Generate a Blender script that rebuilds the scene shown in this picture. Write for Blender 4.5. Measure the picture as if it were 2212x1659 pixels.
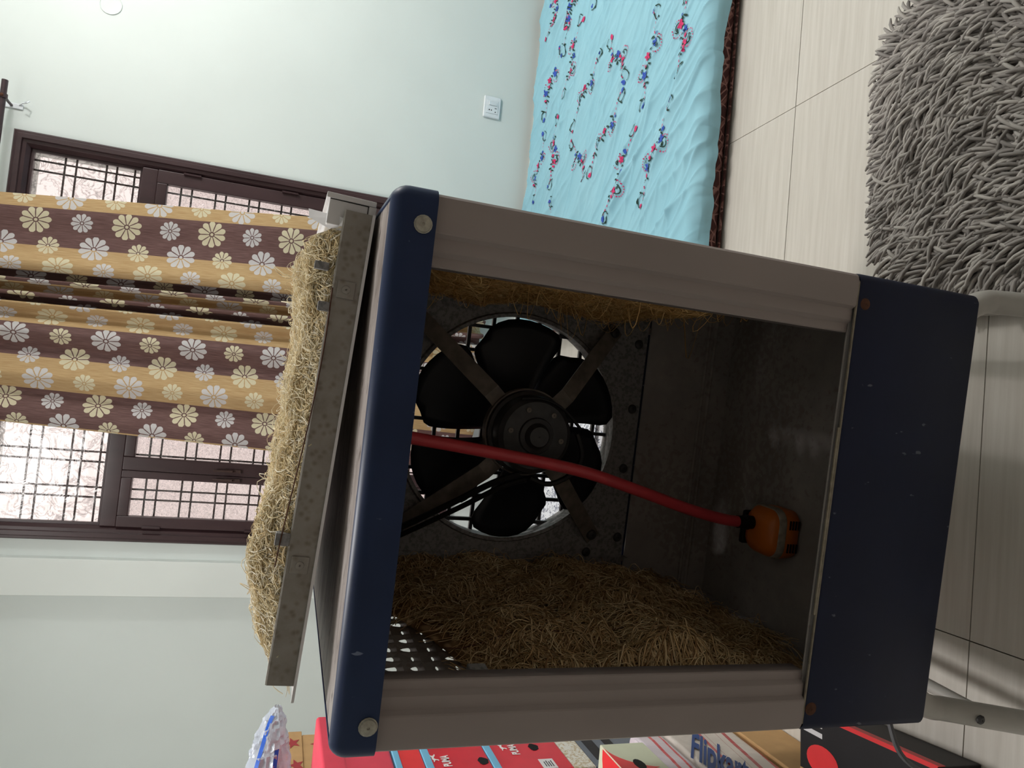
import bpy, bmesh, math, random
import numpy as np
from mathutils import Vector, Matrix

for o in list(bpy.data.objects):
    bpy.data.objects.remove(o)
scn = bpy.context.scene
COL = scn.collection

# ------------------------------------------------------------------ camera, world, lights, exposure
CAM_H = 1.25
F_PX, PITCH, ROLL, YAW = 1523.04, 0.3112, 0.1102, 0.0536
cy_, sy_ = math.cos(YAW), math.sin(YAW)
fw = Vector((sy_, cy_, 0)); rt = Vector((cy_, -sy_, 0)); up = Vector((0, 0, 1))
Fv = fw * math.cos(PITCH) - up * math.sin(PITCH)
Uv = fw * math.sin(PITCH) + up * math.cos(PITCH)
Rv = rt * math.cos(ROLL) + Uv * math.sin(ROLL)
Uv2 = Uv * math.cos(ROLL) - rt * math.sin(ROLL)
cam_d = bpy.data.cameras.new('camera')
cam = bpy.data.objects.new('camera', cam_d); COL.objects.link(cam)
# the phone was held sideways: picture-right is the room's down, picture-up is the room's right
Xc, Yc, Zc = -Uv2, Rv, -Fv
cam.matrix_world = Matrix(((Xc.x, Yc.x, Zc.x, 0), (Xc.y, Yc.y, Zc.y, 0), (Xc.z, Yc.z, Zc.z, CAM_H), (0, 0, 0, 1)))
cam_d.sensor_fit = 'HORIZONTAL'; cam_d.sensor_width = 36.0
cam_d.lens = F_PX * 36.0 / 2212.0
cam_d.clip_start = 0.01
scn.camera = cam

world = bpy.data.worlds.new('daylight'); scn.world = world; world.use_nodes = True
bg = world.node_tree.nodes['Background']
bg.inputs[0].default_value = (1.0, 0.925, 0.895, 1); bg.inputs[1].default_value = 1.22

def area(name, loc, target, size, power, col, shape='DISK', size_y=None):
    d = bpy.data.lights.new(name, 'AREA'); d.shape = shape; d.size = size
    if size_y: d.size_y = size_y
    d.energy = power; d.color = col
    o = bpy.data.objects.new(name, d); COL.objects.link(o); o.location = loc
    o.rotation_euler = (Vector(target) - Vector(loc)).to_track_quat('-Z', 'Y').to_euler()
    return o
LAMP = Vector((2.62, 2.12, 2.45))      # bare bulb, towards the right-hand wall
ld_ = bpy.data.lights.new('room_lamp_light', 'POINT'); ld_.energy = 76; ld_.color = (1.0, 0.97, 0.95); ld_.shadow_soft_size = 0.10
lo_ = bpy.data.objects.new('room_lamp_light', ld_); COL.objects.link(lo_); lo_.location = LAMP
FILL_POS = Vector((-0.60, 1.75, 2.84))    # added fill light under the ceiling, brightens the left-hand walls
area('left_fill_light', FILL_POS, FILL_POS + Vector((0, 0, -2)), 0.5, 33, (1.0, 0.985, 0.965))

scn.view_settings.view_transform = 'Standard'; scn.view_settings.look = 'None'
scn.view_settings.gamma = 1.0; scn.view_settings.use_curve_mapping = False
scn.view_settings.exposure = 0.0
scn.cycles.use_denoising = True
scn.cycles.max_bounces = 8; scn.cycles.transparent_max_bounces = 16
scn.cycles.caustics_reflective = False; scn.cycles.caustics_refractive = False

rng = np.random.default_rng(7); random.seed(7)

# ------------------------------------------------------------------ material helpers
def lin(c):
    c = c / 255.0
    return c / 12.92 if c <= 0.04045 else ((c + 0.055) / 1.055) ** 2.4
def rgb(r, g, b): return (lin(r), lin(g), lin(b), 1.0)

class X:
    """a socket with arithmetic"""
    def __init__(s, nt, sk): s.nt, s.sk = nt, sk
    def _m(s, op, *a, clamp=False):
        n = s.nt.nodes.new('ShaderNodeMath'); n.operation = op; n.use_clamp = clamp
        for i, q in enumerate((s,) + a):
            if isinstance(q, X): s.nt.links.new(q.sk, n.inputs[i])
            else: n.inputs[i].default_value = float(q)
        return X(s.nt, n.outputs[0])
    def __add__(s, o): return s._m('ADD', o)
    def __radd__(s, o): return s._m('ADD', o)
    def __sub__(s, o): return s._m('SUBTRACT', o)
    def __rsub__(s, o): return (s * -1.0) + o
    def __mul__(s, o): return s._m('MULTIPLY', o)
    def __rmul__(s, o): return s._m('MULTIPLY', o)
    def __truediv__(s, o): return s._m('DIVIDE', o)
    def floor(s): return s._m('FLOOR')
    def fract(s): return s._m('FRACT')
    def abs(s): return s._m('ABSOLUTE')
    def cos(s): return s._m('COSINE')
    def sin(s): return s._m('SINE')
    def sqrt(s): return s._m('SQRT')
    def pw(s, o): return s._m('POWER', o)
    def mod(s, o): return s._m('FLOORED_MODULO', o)
    def atan2(s, o): return s._m('ARCTAN2', o)
    def lt(s, o): return s._m('LESS_THAN', o)
    def gt(s, o): return s._m('GREATER_THAN', o)
    def step(s, lo, hi):
        n = s.nt.nodes.new('ShaderNodeMapRange'); n.interpolation_type = 'SMOOTHSTEP'
        s.nt.links.new(s.sk, n.inputs[0]); n.inputs[1].default_value = lo; n.inputs[2].default_value = hi
        return X(s.nt, n.outputs[0])

class M:
    """a procedural material under construction"""
    def __init__(s, name, rough=0.6, metal=0.0, spec=0.3):
        s.m = bpy.data.materials.new(name); s.m.use_nodes = True; s.nt = s.m.node_tree
        s.b = s.nt.nodes['Principled BSDF']
        s.b.inputs['Roughness'].default_value = rough; s.b.inputs['Metallic'].default_value = metal
        s.b.inputs['Specular IOR Level'].default_value = spec
    def coords(s, kind='Object'):
        n = s.nt.nodes.new('ShaderNodeTexCoord'); return n.outputs[kind]
    def xyz(s, kind='Object'):
        n = s.nt.nodes.new('ShaderNodeSeparateXYZ'); s.nt.links.new(s.coords(kind), n.inputs[0])
        return [X(s.nt, n.outputs[i]) for i in range(3)]
    def vec(s, x, y, z=0.0):
        n = s.nt.nodes.new('ShaderNodeCombineXYZ')
        for i, q in enumerate((x, y, z)):
            if isinstance(q, X): s.nt.links.new(q.sk, n.inputs[i])
            else: n.inputs[i].default_value = q
        return n.outputs[0]
    def noise(s, scale, detail=3.0, stretch=(1, 1, 1), kind='Object', rough=0.5, dist=0.0, vec=None):
        mp = s.nt.nodes.new('ShaderNodeMapping'); mp.inputs['Scale'].default_value = stretch
        s.nt.links.new(vec if vec is not None else s.coords(kind), mp.inputs[0])
        n = s.nt.nodes.new('ShaderNodeTexNoise'); n.inputs['Scale'].default_value = scale
        n.inputs['Detail'].default_value = detail; n.inputs['Roughness'].default_value = rough
        n.inputs['Distortion'].default_value = dist
        s.nt.links.new(mp.outputs[0], n.inputs['Vector']); return X(s.nt, n.outputs[0])
    def voronoi(s, scale, feature='F1', stretch=(1, 1, 1)):
        mp = s.nt.nodes.new('ShaderNodeMapping'); mp.inputs['Scale'].default_value = stretch
        s.nt.links.new(s.coords('Object'), mp.inputs[0])
        n = s.nt.nodes.new('ShaderNodeTexVoronoi'); n.feature = feature; n.inputs['Scale'].default_value = scale
        s.nt.links.new(mp.outputs[0], n.inputs['Vector']); return X(s.nt, n.outputs[0])
    def island(s):
        n = s.nt.nodes.new('ShaderNodeNewGeometry'); return X(s.nt, n.outputs['Random Per Island'])
    def objrand(s):
        n = s.nt.nodes.new('ShaderNodeObjectInfo'); return X(s.nt, n.outputs['Random'])
    def ramp(s, x, stops, interp='LINEAR'):
        n = s.nt.nodes.new('ShaderNodeValToRGB'); r = n.color_ramp; r.interpolation = interp
        while len(r.elements) < len(stops): r.elements.new(0.5)
        for e, (p, c) in zip(r.elements, stops): e.position = p; e.color = c
        s.nt.links.new(x.sk, n.inputs[0]); return n.outputs[0]
    def mix(s, f, a, b):
        n = s.nt.nodes.new('ShaderNodeMix'); n.data_type = 'RGBA'
        for q, i in ((f, 0), (a, 6), (b, 7)):
            if isinstance(q, X): s.nt.links.new(q.sk, n.inputs[i])
            elif isinstance(q, bpy.types.NodeSocket): s.nt.links.new(q, n.inputs[i])
            else: n.inputs[i].default_value = q
        return n.outputs[2]
    def color(s, c):
        if isinstance(c, bpy.types.NodeSocket): s.nt.links.new(c, s.b.inputs['Base Color'])
        else: s.b.inputs['Base Color'].default_value = c
        return s
    def bump(s, h, strength=0.3, dist=0.01):
        n = s.nt.nodes.new('ShaderNodeBump'); n.inputs['Strength'].default_value = strength; n.inputs['Distance'].default_value = dist
        s.nt.links.new(h.sk, n.inputs['Height']); s.nt.links.new(n.outputs[0], s.b.inputs['Normal']); return s
    def rough(s, x): s.nt.links.new(x.sk, s.b.inputs['Roughness']); return s

MAT = {}
def plain(name, col, rough=0.6, metal=0.0, spec=0.3, var=0.10, scale=25.0, stretch=(1, 1, 1)):
    m = M(name, rough, metal, spec)
    c2 = tuple(max(0, q * (1 - var)) for q in col[:3]) + (1,)
    c3 = tuple(min(1, q * (1 + var)) for q in col[:3]) + (1,)
    m.color(m.ramp(m.noise(scale, 4, stretch), [(0.3, c2), (0.7, c3)]))
    MAT[name] = m.m
    return m

# walls and floor
m = plain('wall_paint', rgb(217, 223, 220), 0.75, var=0.02, scale=3); m.bump(m.noise(40, 4), 0.06, 0.004)
m = plain('wall_paint_side', rgb(222, 226, 222), 0.75, var=0.02, scale=3)
plain('ceiling_paint', rgb(236, 236, 232), 0.8, var=0.02, scale=3)
m = M('floor_tile', 0.45, spec=0.35)
g = m.noise(14, 5, (0.25, 5.0, 1), rough=0.6); g2 = m.noise(2.2, 2)
c = m.ramp(g, [(0.32, rgb(196, 189, 180)), (0.7, rgb(213, 207, 199))])
m.color(m.mix(g2 * 0.35, c, rgb(190, 184, 172))); MAT['floor_tile'] = m.m
plain('front_wall_bounce', rgb(196, 184, 176), 0.6)  # invented tone for the unseen front wall, sets its bounced light
plain('floor_joint', rgb(70, 62, 55), 0.8)
plain('window_wood', rgb(62, 44, 46), 0.32, spec=0.5, var=0.18, scale=18, stretch=(1, 1, 0.2))
plain('grille_iron', rgb(66, 46, 42), 0.5, var=0.2)
plain('white_plastic', rgb(226, 230, 234), 0.35, spec=0.5, var=0.02)
plain('black_gap', rgb(12, 12, 14), 0.7)
plain('rod_metal', rgb(70, 55, 58), 0.35, metal=0.3, spec=0.5, var=0.15)
plain('rust', rgb(84, 54, 40), 0.9, var=0.35, scale=120)
# glass
def glass(name, tint, gloss, wav):
    mm = bpy.data.materials.new(name); mm.use_nodes = True; nt = mm.node_tree
    for n in list(nt.nodes): nt.nodes.remove(n)
    out = nt.nodes.new('ShaderNodeOutputMaterial'); mix = nt.nodes.new('ShaderNodeMixShader')
    tr = nt.nodes.new('ShaderNodeBsdfTransparent'); gl = nt.nodes.new('ShaderNodeBsdfGlossy')
    gl.inputs['Roughness'].default_value = 0.15
    tc = nt.nodes.new('ShaderNodeTexCoord'); no = nt.nodes.new('ShaderNodeTexNoise')
    no.inputs['Scale'].default_value = wav; no.inputs['Detail'].default_value = 5; no.inputs['Distortion'].default_value = 2.0
    nt.links.new(tc.outputs['Object'], no.inputs['Vector'])
    rp = nt.nodes.new('ShaderNodeValToRGB'); r = rp.color_ramp
    d = tuple(q * 0.66 for q in tint[:3]) + (1,)
    r.elements[0].position = 0.44; r.elements[0].color = tint
    r.elements[1].position = 0.52; r.elements[1].color = tint
    e = r.elements.new(0.48); e.color = d
    nt.links.new(no.outputs[0], rp.inputs[0]); nt.links.new(rp.outputs[0], tr.inputs[0])
    bp = nt.nodes.new('ShaderNodeBump'); bp.inputs['Strength'].default_value = 0.4; bp.inputs['Distance'].default_value = 0.01
    nt.links.new(no.outputs[0], bp.inputs['Height']); nt.links.new(bp.outputs[0], gl.inputs['Normal'])
    mix.inputs[0].default_value = gloss
    nt.links.new(tr.outputs[0], mix.inputs[1]); nt.links.new(gl.outputs[0], mix.inputs[2]); nt.links.new(mix.outputs[0], out.inputs[0])
    MAT[name] = mm
glass('rippled_glass', (0.97, 0.93, 0.92, 1), 0.04, 14.0)
glass('dusty_glass', (0.84, 0.79, 0.78, 1), 0.05, 60.0)
# cooler metals
def chipped(name, col, chip, amount, rough=0.42):
    m = M(name, rough, 0.0, 0.25)
    n1 = m.noise(95, 2, (1, 1, 0.55)); n2 = m.noise(6, 4); n3 = m.noise(22, 3, (3, 3, 0.7))
    base = m.ramp(n2, [(0.3, tuple(q * 0.78 for q in col[:3]) + (1,)), (0.72, tuple(q * 1.15 for q in col[:3]) + (1,))])
    spots = (n1 * n3).step(amount, amount + 0.04)
    m.color(m.mix(spots, base, chip)); m.bump(n2, 0.08, 0.01)
    MAT[name] = m.m
chipped('blue_paint', rgb(33, 47, 80), rgb(110, 118, 140), 0.42)
chipped('blue_paint_tank', rgb(20, 27, 52), rgb(92, 95, 106), 0.425, 0.5)
m = plain('grey_paint', rgb(146, 134, 131), 0.48, spec=0.4, var=0.07, scale=9, stretch=(1, 1, 0.3))
m = M('roof_sheet', 0.5, 0.0, 0.4)
n1 = m.noise(30, 5, (0.35, 1.4, 1)); n2 = m.noise(60, 3, (0.6, 2, 1))
c = m.ramp(n1, [(0.3, rgb(118, 106, 100)), (0.65, rgb(165, 155, 150))])
m.color(m.mix(n2.step(0.63, 0.68), c, rgb(62, 48, 40))); MAT['roof_sheet'] = m.m
m = M('galvanised', 0.5, 0.1, 0.4)
n1 = m.noise(26, 6, (1, 1, 1), rough=0.65); n2 = m.voronoi(90)
c = m.ramp(n1, [(0.3, rgb(156, 154, 149)), (0.5, rgb(198, 197, 193)), (0.72, rgb(222, 222, 218))])
m.color(m.mix(n2.step(0.0, 0.5) * 0.25, rgb(120, 110, 98), c)); m.bump(n1, 0.1, 0.004); MAT['galvanised'] = m.m
m = M('tank_zinc', 0.85, 0.0, 0.1)
n1 = m.noise(7, 6, rough=0.7); n2 = m.noise(70, 4); n3 = m.noise(3, 2)
c = m.ramp(n1, [(0.3, rgb(150, 144, 141)), (0.55, rgb(168, 161, 157)), (0.75, rgb(184, 176, 170))])
c = m.mix((n2 * n3).step(0.29, 0.36) * 0.35, c, rgb(122, 106, 94)); m.color(c); m.bump(n2, 0.15, 0.003); MAT['tank_zinc'] = m.m
m = M('fan_panel_zinc', 0.65, 0.15, 0.3)
n1 = m.noise(150, 3); n2 = m.noise(8, 4)
c = m.ramp(n1, [(0.38, rgb(106, 105, 106)), (0.55, rgb(148, 146, 145))])
m.color(m.mix(n2 * 0.5, c, rgb(138, 135, 134))); m.bump(n1, 0.2, 0.002); MAT['fan_panel_zinc'] = m.m
plain('bare_edge', rgb(150, 140, 124), 0.5, metal=0.3, var=0.3, scale=60)
plain('bolt_zinc', rgb(165, 160, 148), 0.4, metal=0.5, var=0.25, scale=150)
plain('fan_plastic', rgb(17, 20, 28), 0.45, spec=0.4, var=0.2)
plain('motor_black', rgb(56, 55, 56), 0.45, spec=0.4, var=0.25, scale=60)
plain('arm_steel', rgb(128, 120, 112), 0.6, metal=0.2, var=0.3, scale=40)
plain('light_sheet', rgb(226, 223, 223), 0.45, spec=0.4, var=0.06, scale=30)
plain('tube_paint', rgb(176, 172, 166), 0.35, spec=0.5, var=0.06)
plain('black_rubber', rgb(22, 22, 23), 0.5)
plain('grey_cable', rgb(96, 95, 98), 0.5)
plain('red_hose', rgb(212, 70, 78), 0.38, spec=0.45, var=0.07)
plain('pump_orange', rgb(222, 118, 40), 0.4, spec=0.45, var=0.08)
plain('pump_label', rgb(168, 156, 142), 0.6, var=0.25, scale=90)
def wool(name, lo, mid, hi, rough=0.55, transl=0.0):
    m = M(name, rough, 0.0, 0.25); i = m.island()
    m.color(m.ramp(i, [(0.0, lo), (0.45, mid), (1.0, hi)]))
    if transl:
        nt = m.nt; t = nt.nodes.new('ShaderNodeBsdfTranslucent'); mx = nt.nodes.new('ShaderNodeMixShader'); mx.inputs[0].default_value = transl
        t.inputs[0].default_value = hi
        nt.links.new(m.b.outputs[0], mx.inputs[1]); nt.links.new(t.outputs[0], mx.inputs[2])
        nt.links.new(mx.outputs[0], nt.nodes['Material Output'].inputs[0])
    MAT[name] = m.m
wool('wood_wool_fresh', rgb(228, 200, 146), rgb(247, 231, 190), rgb(255, 249, 234), transl=0.4)
wool('wood_wool_aged', rgb(150, 112, 74), rgb(216, 180, 130), rgb(250, 228, 186), transl=0.25)
wool('wood_wool_gold', rgb(176, 132, 80), rgb(220, 178, 116), rgb(250, 222, 164), transl=0.4)
plain('wool_core', rgb(240, 220, 174), 0.9, var=0.2, scale=40)
plain('wool_core_aged', rgb(150, 116, 78), 0.95, var=0.25, scale=40)
wool('rug_yarn', rgb(120, 115, 111), rgb(152, 146, 142), rgb(182, 176, 170), 0.9)
plain('rug_backing', rgb(48, 46, 46), 0.95)
# textiles
m = M('blue_sheet', 0.8, spec=0.15); n1 = m.noise(600, 1); n2 = m.noise(5, 3)
m.color(m.ramp(n2, [(0.3, rgb(146, 194, 210)), (0.7, rgb(154, 200, 215))])); m.bump(n1, 0.05, 0.001); MAT['blue_sheet'] = m.m
plain('stitch_pink', rgb(206, 52, 106), 0.7); plain('stitch_blue', rgb(52, 84, 178), 0.7); plain('stitch_green', rgb(34, 62, 52), 0.7)
m = M('mattress_brown', 0.8, spec=0.2); x, y, z = m.xyz()
q = m.voronoi(26, 'DISTANCE_TO_EDGE'); w = ((x + z * 1.3) * 90.0).sin()
m.color(m.mix(q.lt(0.05), m.mix(w.gt(0.75), rgb(70, 40, 38), rgb(112, 76, 70)), rgb(140, 104, 98))); MAT['mattress_brown'] = m.m
m = M('paisley', 0.8, spec=0.15); n1 = m.noise(11, 3, dist=2.2); n2 = m.noise(46, 2, dist=1.0)
a = (n1 * 60.0).sin().step(-0.2, 0.6) * n2.step(0.42, 0.56)
m.color(m.mix(a, rgb(232, 234, 240), rgb(96, 102, 122))); MAT['paisley'] = m.m
# curtain print: gold and brown stripes with daisies, in cloth coordinates (metres along the width, metres down)
m = M('curtain_print', 0.75, spec=0.15)
uvn = m.nt.nodes.new('ShaderNodeUVMap'); sp = m.nt.nodes.new('ShaderNodeSeparateXYZ'); m.nt.links.new(uvn.outputs[0], sp.inputs[0])
S, T = X(m.nt, sp.outputs[0]), X(m.nt, sp.outputs[1])
grain = m.noise(60, 4, (6.0, 0.25, 1), vec=uvn.outputs[0])
PER = 0.345
ph = ((S - 0.062) / PER).fract()
edge = 0.51
brown = ph.lt(edge)
gold_c = m.ramp(grain, [(0.3, rgb(178, 143, 98)), (0.7, rgb(204, 174, 131))])
brown_c = m.ramp(grain, [(0.3, rgb(94, 68, 66)), (0.7, rgb(126, 98, 94))])
base = m.mix(brown, gold_c, brown_c)
RW, RH = PER / 3.0, 0.175
uu = (S - 0.062) / RW + 0.0; row = uu.floor()
ww = T / RH + row * 0.68; cell = ww.floor()
px = (uu.fract() - 0.5) * RW; pz = (ww.fract() - 0.5) * RH
par = cell.mod(2.0)
R = par * 0.017 + 0.043
colr = (cell + row).mod(2.0)
r = (px * px + pz * pz).sqrt(); rn = r / R
th = px.atan2(pz) + cell * 0.7 + row * 1.3
pet = (th * 5.0).cos().abs().pw(0.45)
outl = pet * 0.42 + 0.58
inside = rn.lt(outl)
dint = (th * 5.0).sin().abs()           # 1 between petals' axis and gap
gap = (th * 5.0).cos().abs().lt((rn * -0.50 + 0.62))
core = rn.lt(0.11)
ring = rn.lt(0.20)
mask = inside * (gap * -1.0 + 1.0) * (ring * -1.0 + 1.0) + core
mask = mask._m('MINIMUM', 1.0)
fl = m.mix(colr, rgb(208, 204, 204), rgb(218, 208, 178))
m.color(m.mix(mask * 0.93, base, fl))
nt = m.nt; tl = nt.nodes.new('ShaderNodeBsdfTranslucent'); mx = nt.nodes.new('ShaderNodeMixShader'); mx.inputs[0].default_value = 0.10
nt.links.new(m.b.inputs['Base Color'].links[0].from_socket, tl.inputs[0])
nt.links.new(m.b.outputs[0], mx.inputs[1]); nt.links.new(tl.outputs[0], mx.inputs[2]); nt.links.new(mx.outputs[0], nt.nodes['Material Output'].inputs[0])
MAT['curtain_print'] = m.m
# packaging
plain('box_red', rgb(214, 40, 56), 0.4, spec=0.4, var=0.10, scale=12)
plain('bright_red', rgb(238, 58, 62), 0.4, spec=0.4, var=0.04)
plain('rose_red', rgb(222, 72, 92), 0.5, var=0.05)
plain('lid_blue', rgb(120, 186, 220), 0.5, var=0.05)
plain('carton', rgb(188, 150, 104), 0.8, var=0.06, scale=30)
plain('carton_red', rgb(160, 60, 64), 0.8)
plain('cream_card', rgb(214, 218, 192), 0.55, var=0.03)
plain('slate_card', rgb(106, 112, 122), 0.6, var=0.05)
plain('black_card', rgb(30, 29, 32), 0.5, var=0.1)
m = M('speckle_card', 0.7); m.color(m.ramp(m.noise(70, 3, dist=2), [(0.45, rgb(222, 220, 212)), (0.6, rgb(190, 172, 140))])); MAT['speckle_card'] = m.m
plain('paper_white', rgb(226, 224, 226), 0.6, var=0.02)
plain('ink_white', rgb(240, 236, 236), 0.5, var=0.01)
plain('ink_blue', rgb(30, 66, 128), 0.5, var=0.02)
plain('ink_red', rgb(190, 44, 56), 0.5, var=0.04)
plain('ink_dark', rgb(60, 60, 66), 0.6)
plain('tape_blue', rgb(44, 92, 190), 0.35, var=0.15, scale=60)
def film(name, tint, alpha, rough=0.25):
    m = M(name, rough, 0.0, 0.6); n = m.noise(9, 5, dist=1.5)
    m.color(m.ramp(n, [(0.3, tuple(q * 0.86 for q in tint[:3]) + (1,)), (0.7, tint)])); m.bump(n, 0.5, 0.03)
    m.b.inputs['Alpha'].default_value = alpha; MAT[name] = m.m
film('clear_film', rgb(206, 214, 228), 0.62)
film('clear_film_plain', rgb(222, 224, 222), 0.38)
film('bag_film', rgb(214, 206, 200), 1.0, 0.3)
film('bag_film_pink', rgb(222, 208, 220), 1.0, 0.3)

# ------------------------------------------------------------------ mesh helpers
class MB:
    def __init__(s): s.v, s.f, s.mi = [], [], []
    def add(s, vs, fs, mi=0):
        k = len(s.v); s.v += [tuple(q) for q in vs]
        s.f += [tuple(i + k for i in f) for f in fs]; s.mi += [mi] * len(fs); return s
    def box(s, lo, hi, mi=0, R=None, at=(0, 0, 0)):
        (a, b, c), (d, e, f) = lo, hi
        vs = [Vector(q) for q in ((a, b, c), (d, b, c), (d, e, c), (a, e, c), (a, b, f), (d, b, f), (d, e, f), (a, e, f))]
        if R is not None: vs = [R @ q for q in vs]
        vs = [q + Vector(at) for q in vs]
        return s.add(vs, [(0, 3, 2, 1), (4, 5, 6, 7), (0, 1, 5, 4), (1, 2, 6, 5), (2, 3, 7, 6), (3, 0, 4, 7)], mi)
    def tube(s, path, r, n=8, mi=0, caps=True):
        P = [Vector(p) for p in path]; k = len(P); rings = []
        t0 = (P[1] - P[0]).normalized()
        a = Vector((0, 0, 1)) if abs(t0.z) < 0.9 else Vector((1, 0, 0))
        nrm = (a - t0 * a.dot(t0)).normalized()
        for i in range(k):
            t = (P[min(i + 1, k - 1)] - P[max(i - 1, 0)]).normalized()
            nrm = (nrm - t * nrm.dot(t)).normalized(); bn = t.cross(nrm)
            rr = r[i] if hasattr(r, '__len__') else r
            rings.append([P[i] + (nrm * math.cos(2 * math.pi * j / n) + bn * math.sin(2 * math.pi * j / n)) * rr for j in range(n)])
        vs = [q for g in rings for q in g]; fs = []
        for i in range(k - 1):
            for j in range(n):
                fs.append((i * n + j, i * n + (j + 1) % n, (i + 1) * n + (j + 1) % n, (i + 1) * n + j))
        if caps: fs += [tuple(reversed(range(n))), tuple((k - 1) * n + j for j in range(n))]
        return s.add(vs, fs, mi)
    def lathe(s, prof, n=24, mi=0, at=(0, 0, 0), R=None, caps=True):
        vs = []; k = len(prof)
        for (r, z) in prof:
            for j in range(n):
                q = Vector((r * math.cos(2 * math.pi * j / n), r * math.sin(2 * math.pi * j / n), z))
                if R is not None: q = R @ q
                vs.append(q + Vector(at))
        fs = [(i * n + j, i * n + (j + 1) % n, (i + 1) * n + (j + 1) % n, (i + 1) * n + j) for i in range(k - 1) for j in range(n)]
        if caps: fs += [tuple(reversed(range(n))), tuple((k - 1) * n + j for j in range(n))]
        return s.add(vs, fs, mi)
    def prism(s, poly, fn, h0, h1, mi=0):
        n = len(poly)
        vs = [fn(a, b, h0) for a, b in poly] + [fn(a, b, h1) for a, b in poly]
        fs = [tuple(reversed(range(n))), tuple(range(n, 2 * n))] + [(i, (i + 1) % n, n + (i + 1) % n, n + i) for i in range(n)]
        return s.add(vs, fs, mi)
    def strip(s, prof, fn, h0, h1, mi=0):
        """open profile extruded"""
        n = len(prof)
        vs = [fn(a, b, h0) for a, b in prof] + [fn(a, b, h1) for a, b in prof]
        return s.add(vs, [(i, i + 1, n + i + 1, n + i) for i in range(n - 1)], mi)

def link(name, me, mats, parent=None, smooth=False, bevel=0.0, segs=2):
    for mm in ([mats] if isinstance(mats, str) else mats): me.materials.append(MAT[mm])
    o = bpy.data.objects.new(name, me); COL.objects.link(o)
    if parent: o.parent = parent
    if smooth: me.shade_smooth()
    if bevel:
        b = o.modifiers.new('bevel', 'BEVEL'); b.width = bevel; b.segments = segs; b.limit_method = 'ANGLE'; b.harden_normals = False
        me.shade_smooth()
        w = o.modifiers.new('weighted', 'WEIGHTED_NORMAL')
    return o
def build(name, mb, mats, parent=None, smooth=False, bevel=0.0, segs=2, fix=True):
    me = bpy.data.meshes.new(name); me.from_pydata(mb.v, [], mb.f)
    if any(mb.mi): me.polygons.foreach_set('material_index', mb.mi)
    if fix:
        bm = bmesh.new(); bm.from_mesh(me); bmesh.ops.recalc_face_normals(bm, faces=bm.faces); bm.to_mesh(me); bm.free()
    me.update()
    return link(name, me, mats, parent, smooth, bevel, segs)
def autosmooth(o, ang=40):
    me = o.data; me.shade_smooth()
    try: me.set_sharp_from_angle(angle=math.radians(ang))
    except Exception: pass
    return o
def quadmesh(name, V, F, mats, parent=None, smooth=True, uv=None):
    """fast mesh from numpy arrays, quads only"""
    me = bpy.data.meshes.new(name); V = np.asarray(V, np.float32); F = np.asarray(F, np.int32)
    me.vertices.add(len(V)); me.vertices.foreach_set('co', V.ravel())
    me.loops.add(F.size); me.loops.foreach_set('vertex_index', F.ravel())
    me.polygons.add(len(F)); me.polygons.foreach_set('loop_start', np.arange(0, F.size, 4, dtype=np.int32))
    me.update(calc_edges=True)
    if uv is not None:
        l = me.uv_layers.new(name='UVMap'); l.data.foreach_set('uv', np.asarray(uv, np.float32)[F.ravel()].ravel())
    me.validate()
    return link(name, me, mats, parent, smooth)
def gridfaces(nu, nv):
    i, j = np.meshgrid(np.arange(nu - 1), np.arange(nv - 1), indexing='ij')
    a = (i * nv + j).ravel(); return np.stack([a, a + nv, a + nv + 1, a + 1], -1)
def empty(name, loc=(0, 0, 0), rz=0.0):
    o = bpy.data.objects.new(name, None); COL.objects.link(o); o.location = loc; o.rotation_euler = (0, 0, rz); o.empty_display_size = 0.05
    return o
def tag(o, label, cat, group=None, kind=None):
    o['label'] = label; o['category'] = cat
    if group: o['group'] = group
    if kind: o['kind'] = kind
    return o
_TAB = {}
def vnoise(x, y, seed=0, tab=256):
    if seed not in _TAB: _TAB[seed] = np.random.default_rng(seed).random((tab, tab))
    r = _TAB[seed]
    xi = np.floor(x).astype(int); yi = np.floor(y).astype(int); fx = x - xi; fy = y - yi
    fx = fx * fx * (3 - 2 * fx); fy = fy * fy * (3 - 2 * fy)
    a = r[xi % tab, yi % tab]; b = r[(xi + 1) % tab, yi % tab]; c = r[xi % tab, (yi + 1) % tab]; d = r[(xi + 1) % tab, (yi + 1) % tab]
    return (a * (1 - fx) + b * fx) * (1 - fy) + (c * (1 - fx) + d * fx) * fy
def tubes(P, rad, n, flat=1.0, hint=(0.3, 0.2, 1.0)):
    """N strands of K points -> quad arrays"""
    N, K, _ = P.shape
    T = np.gradient(P, axis=1); T /= np.linalg.norm(T, axis=2, keepdims=True) + 1e-9
    h = np.broadcast_to(np.array(hint, float), T.shape)
    A = np.cross(T, h); A /= np.linalg.norm(A, axis=2, keepdims=True) + 1e-9
    Bn = np.cross(T, A)
    ang = np.arange(n) * 2 * np.pi / n
    rad = np.broadcast_to(rad, (N, K))[..., None, None]
    V = P[:, :, None, :] + rad * (np.cos(ang)[None, None, :, None] * A[:, :, None, :] + flat * np.sin(ang)[None, None, :, None] * Bn[:, :, None, :])
    s, i, j = np.meshgrid(np.arange(N), np.arange(K - 1), np.arange(n), indexing='ij')
    b = s * K * n; j2 = (j + 1) % n
    F = np.stack([b + i * n + j, b + i * n + j2, b + (i + 1) * n + j2, b + (i + 1) * n + j], -1).reshape(-1, 4)
    return V.reshape(-1, 3), F
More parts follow.
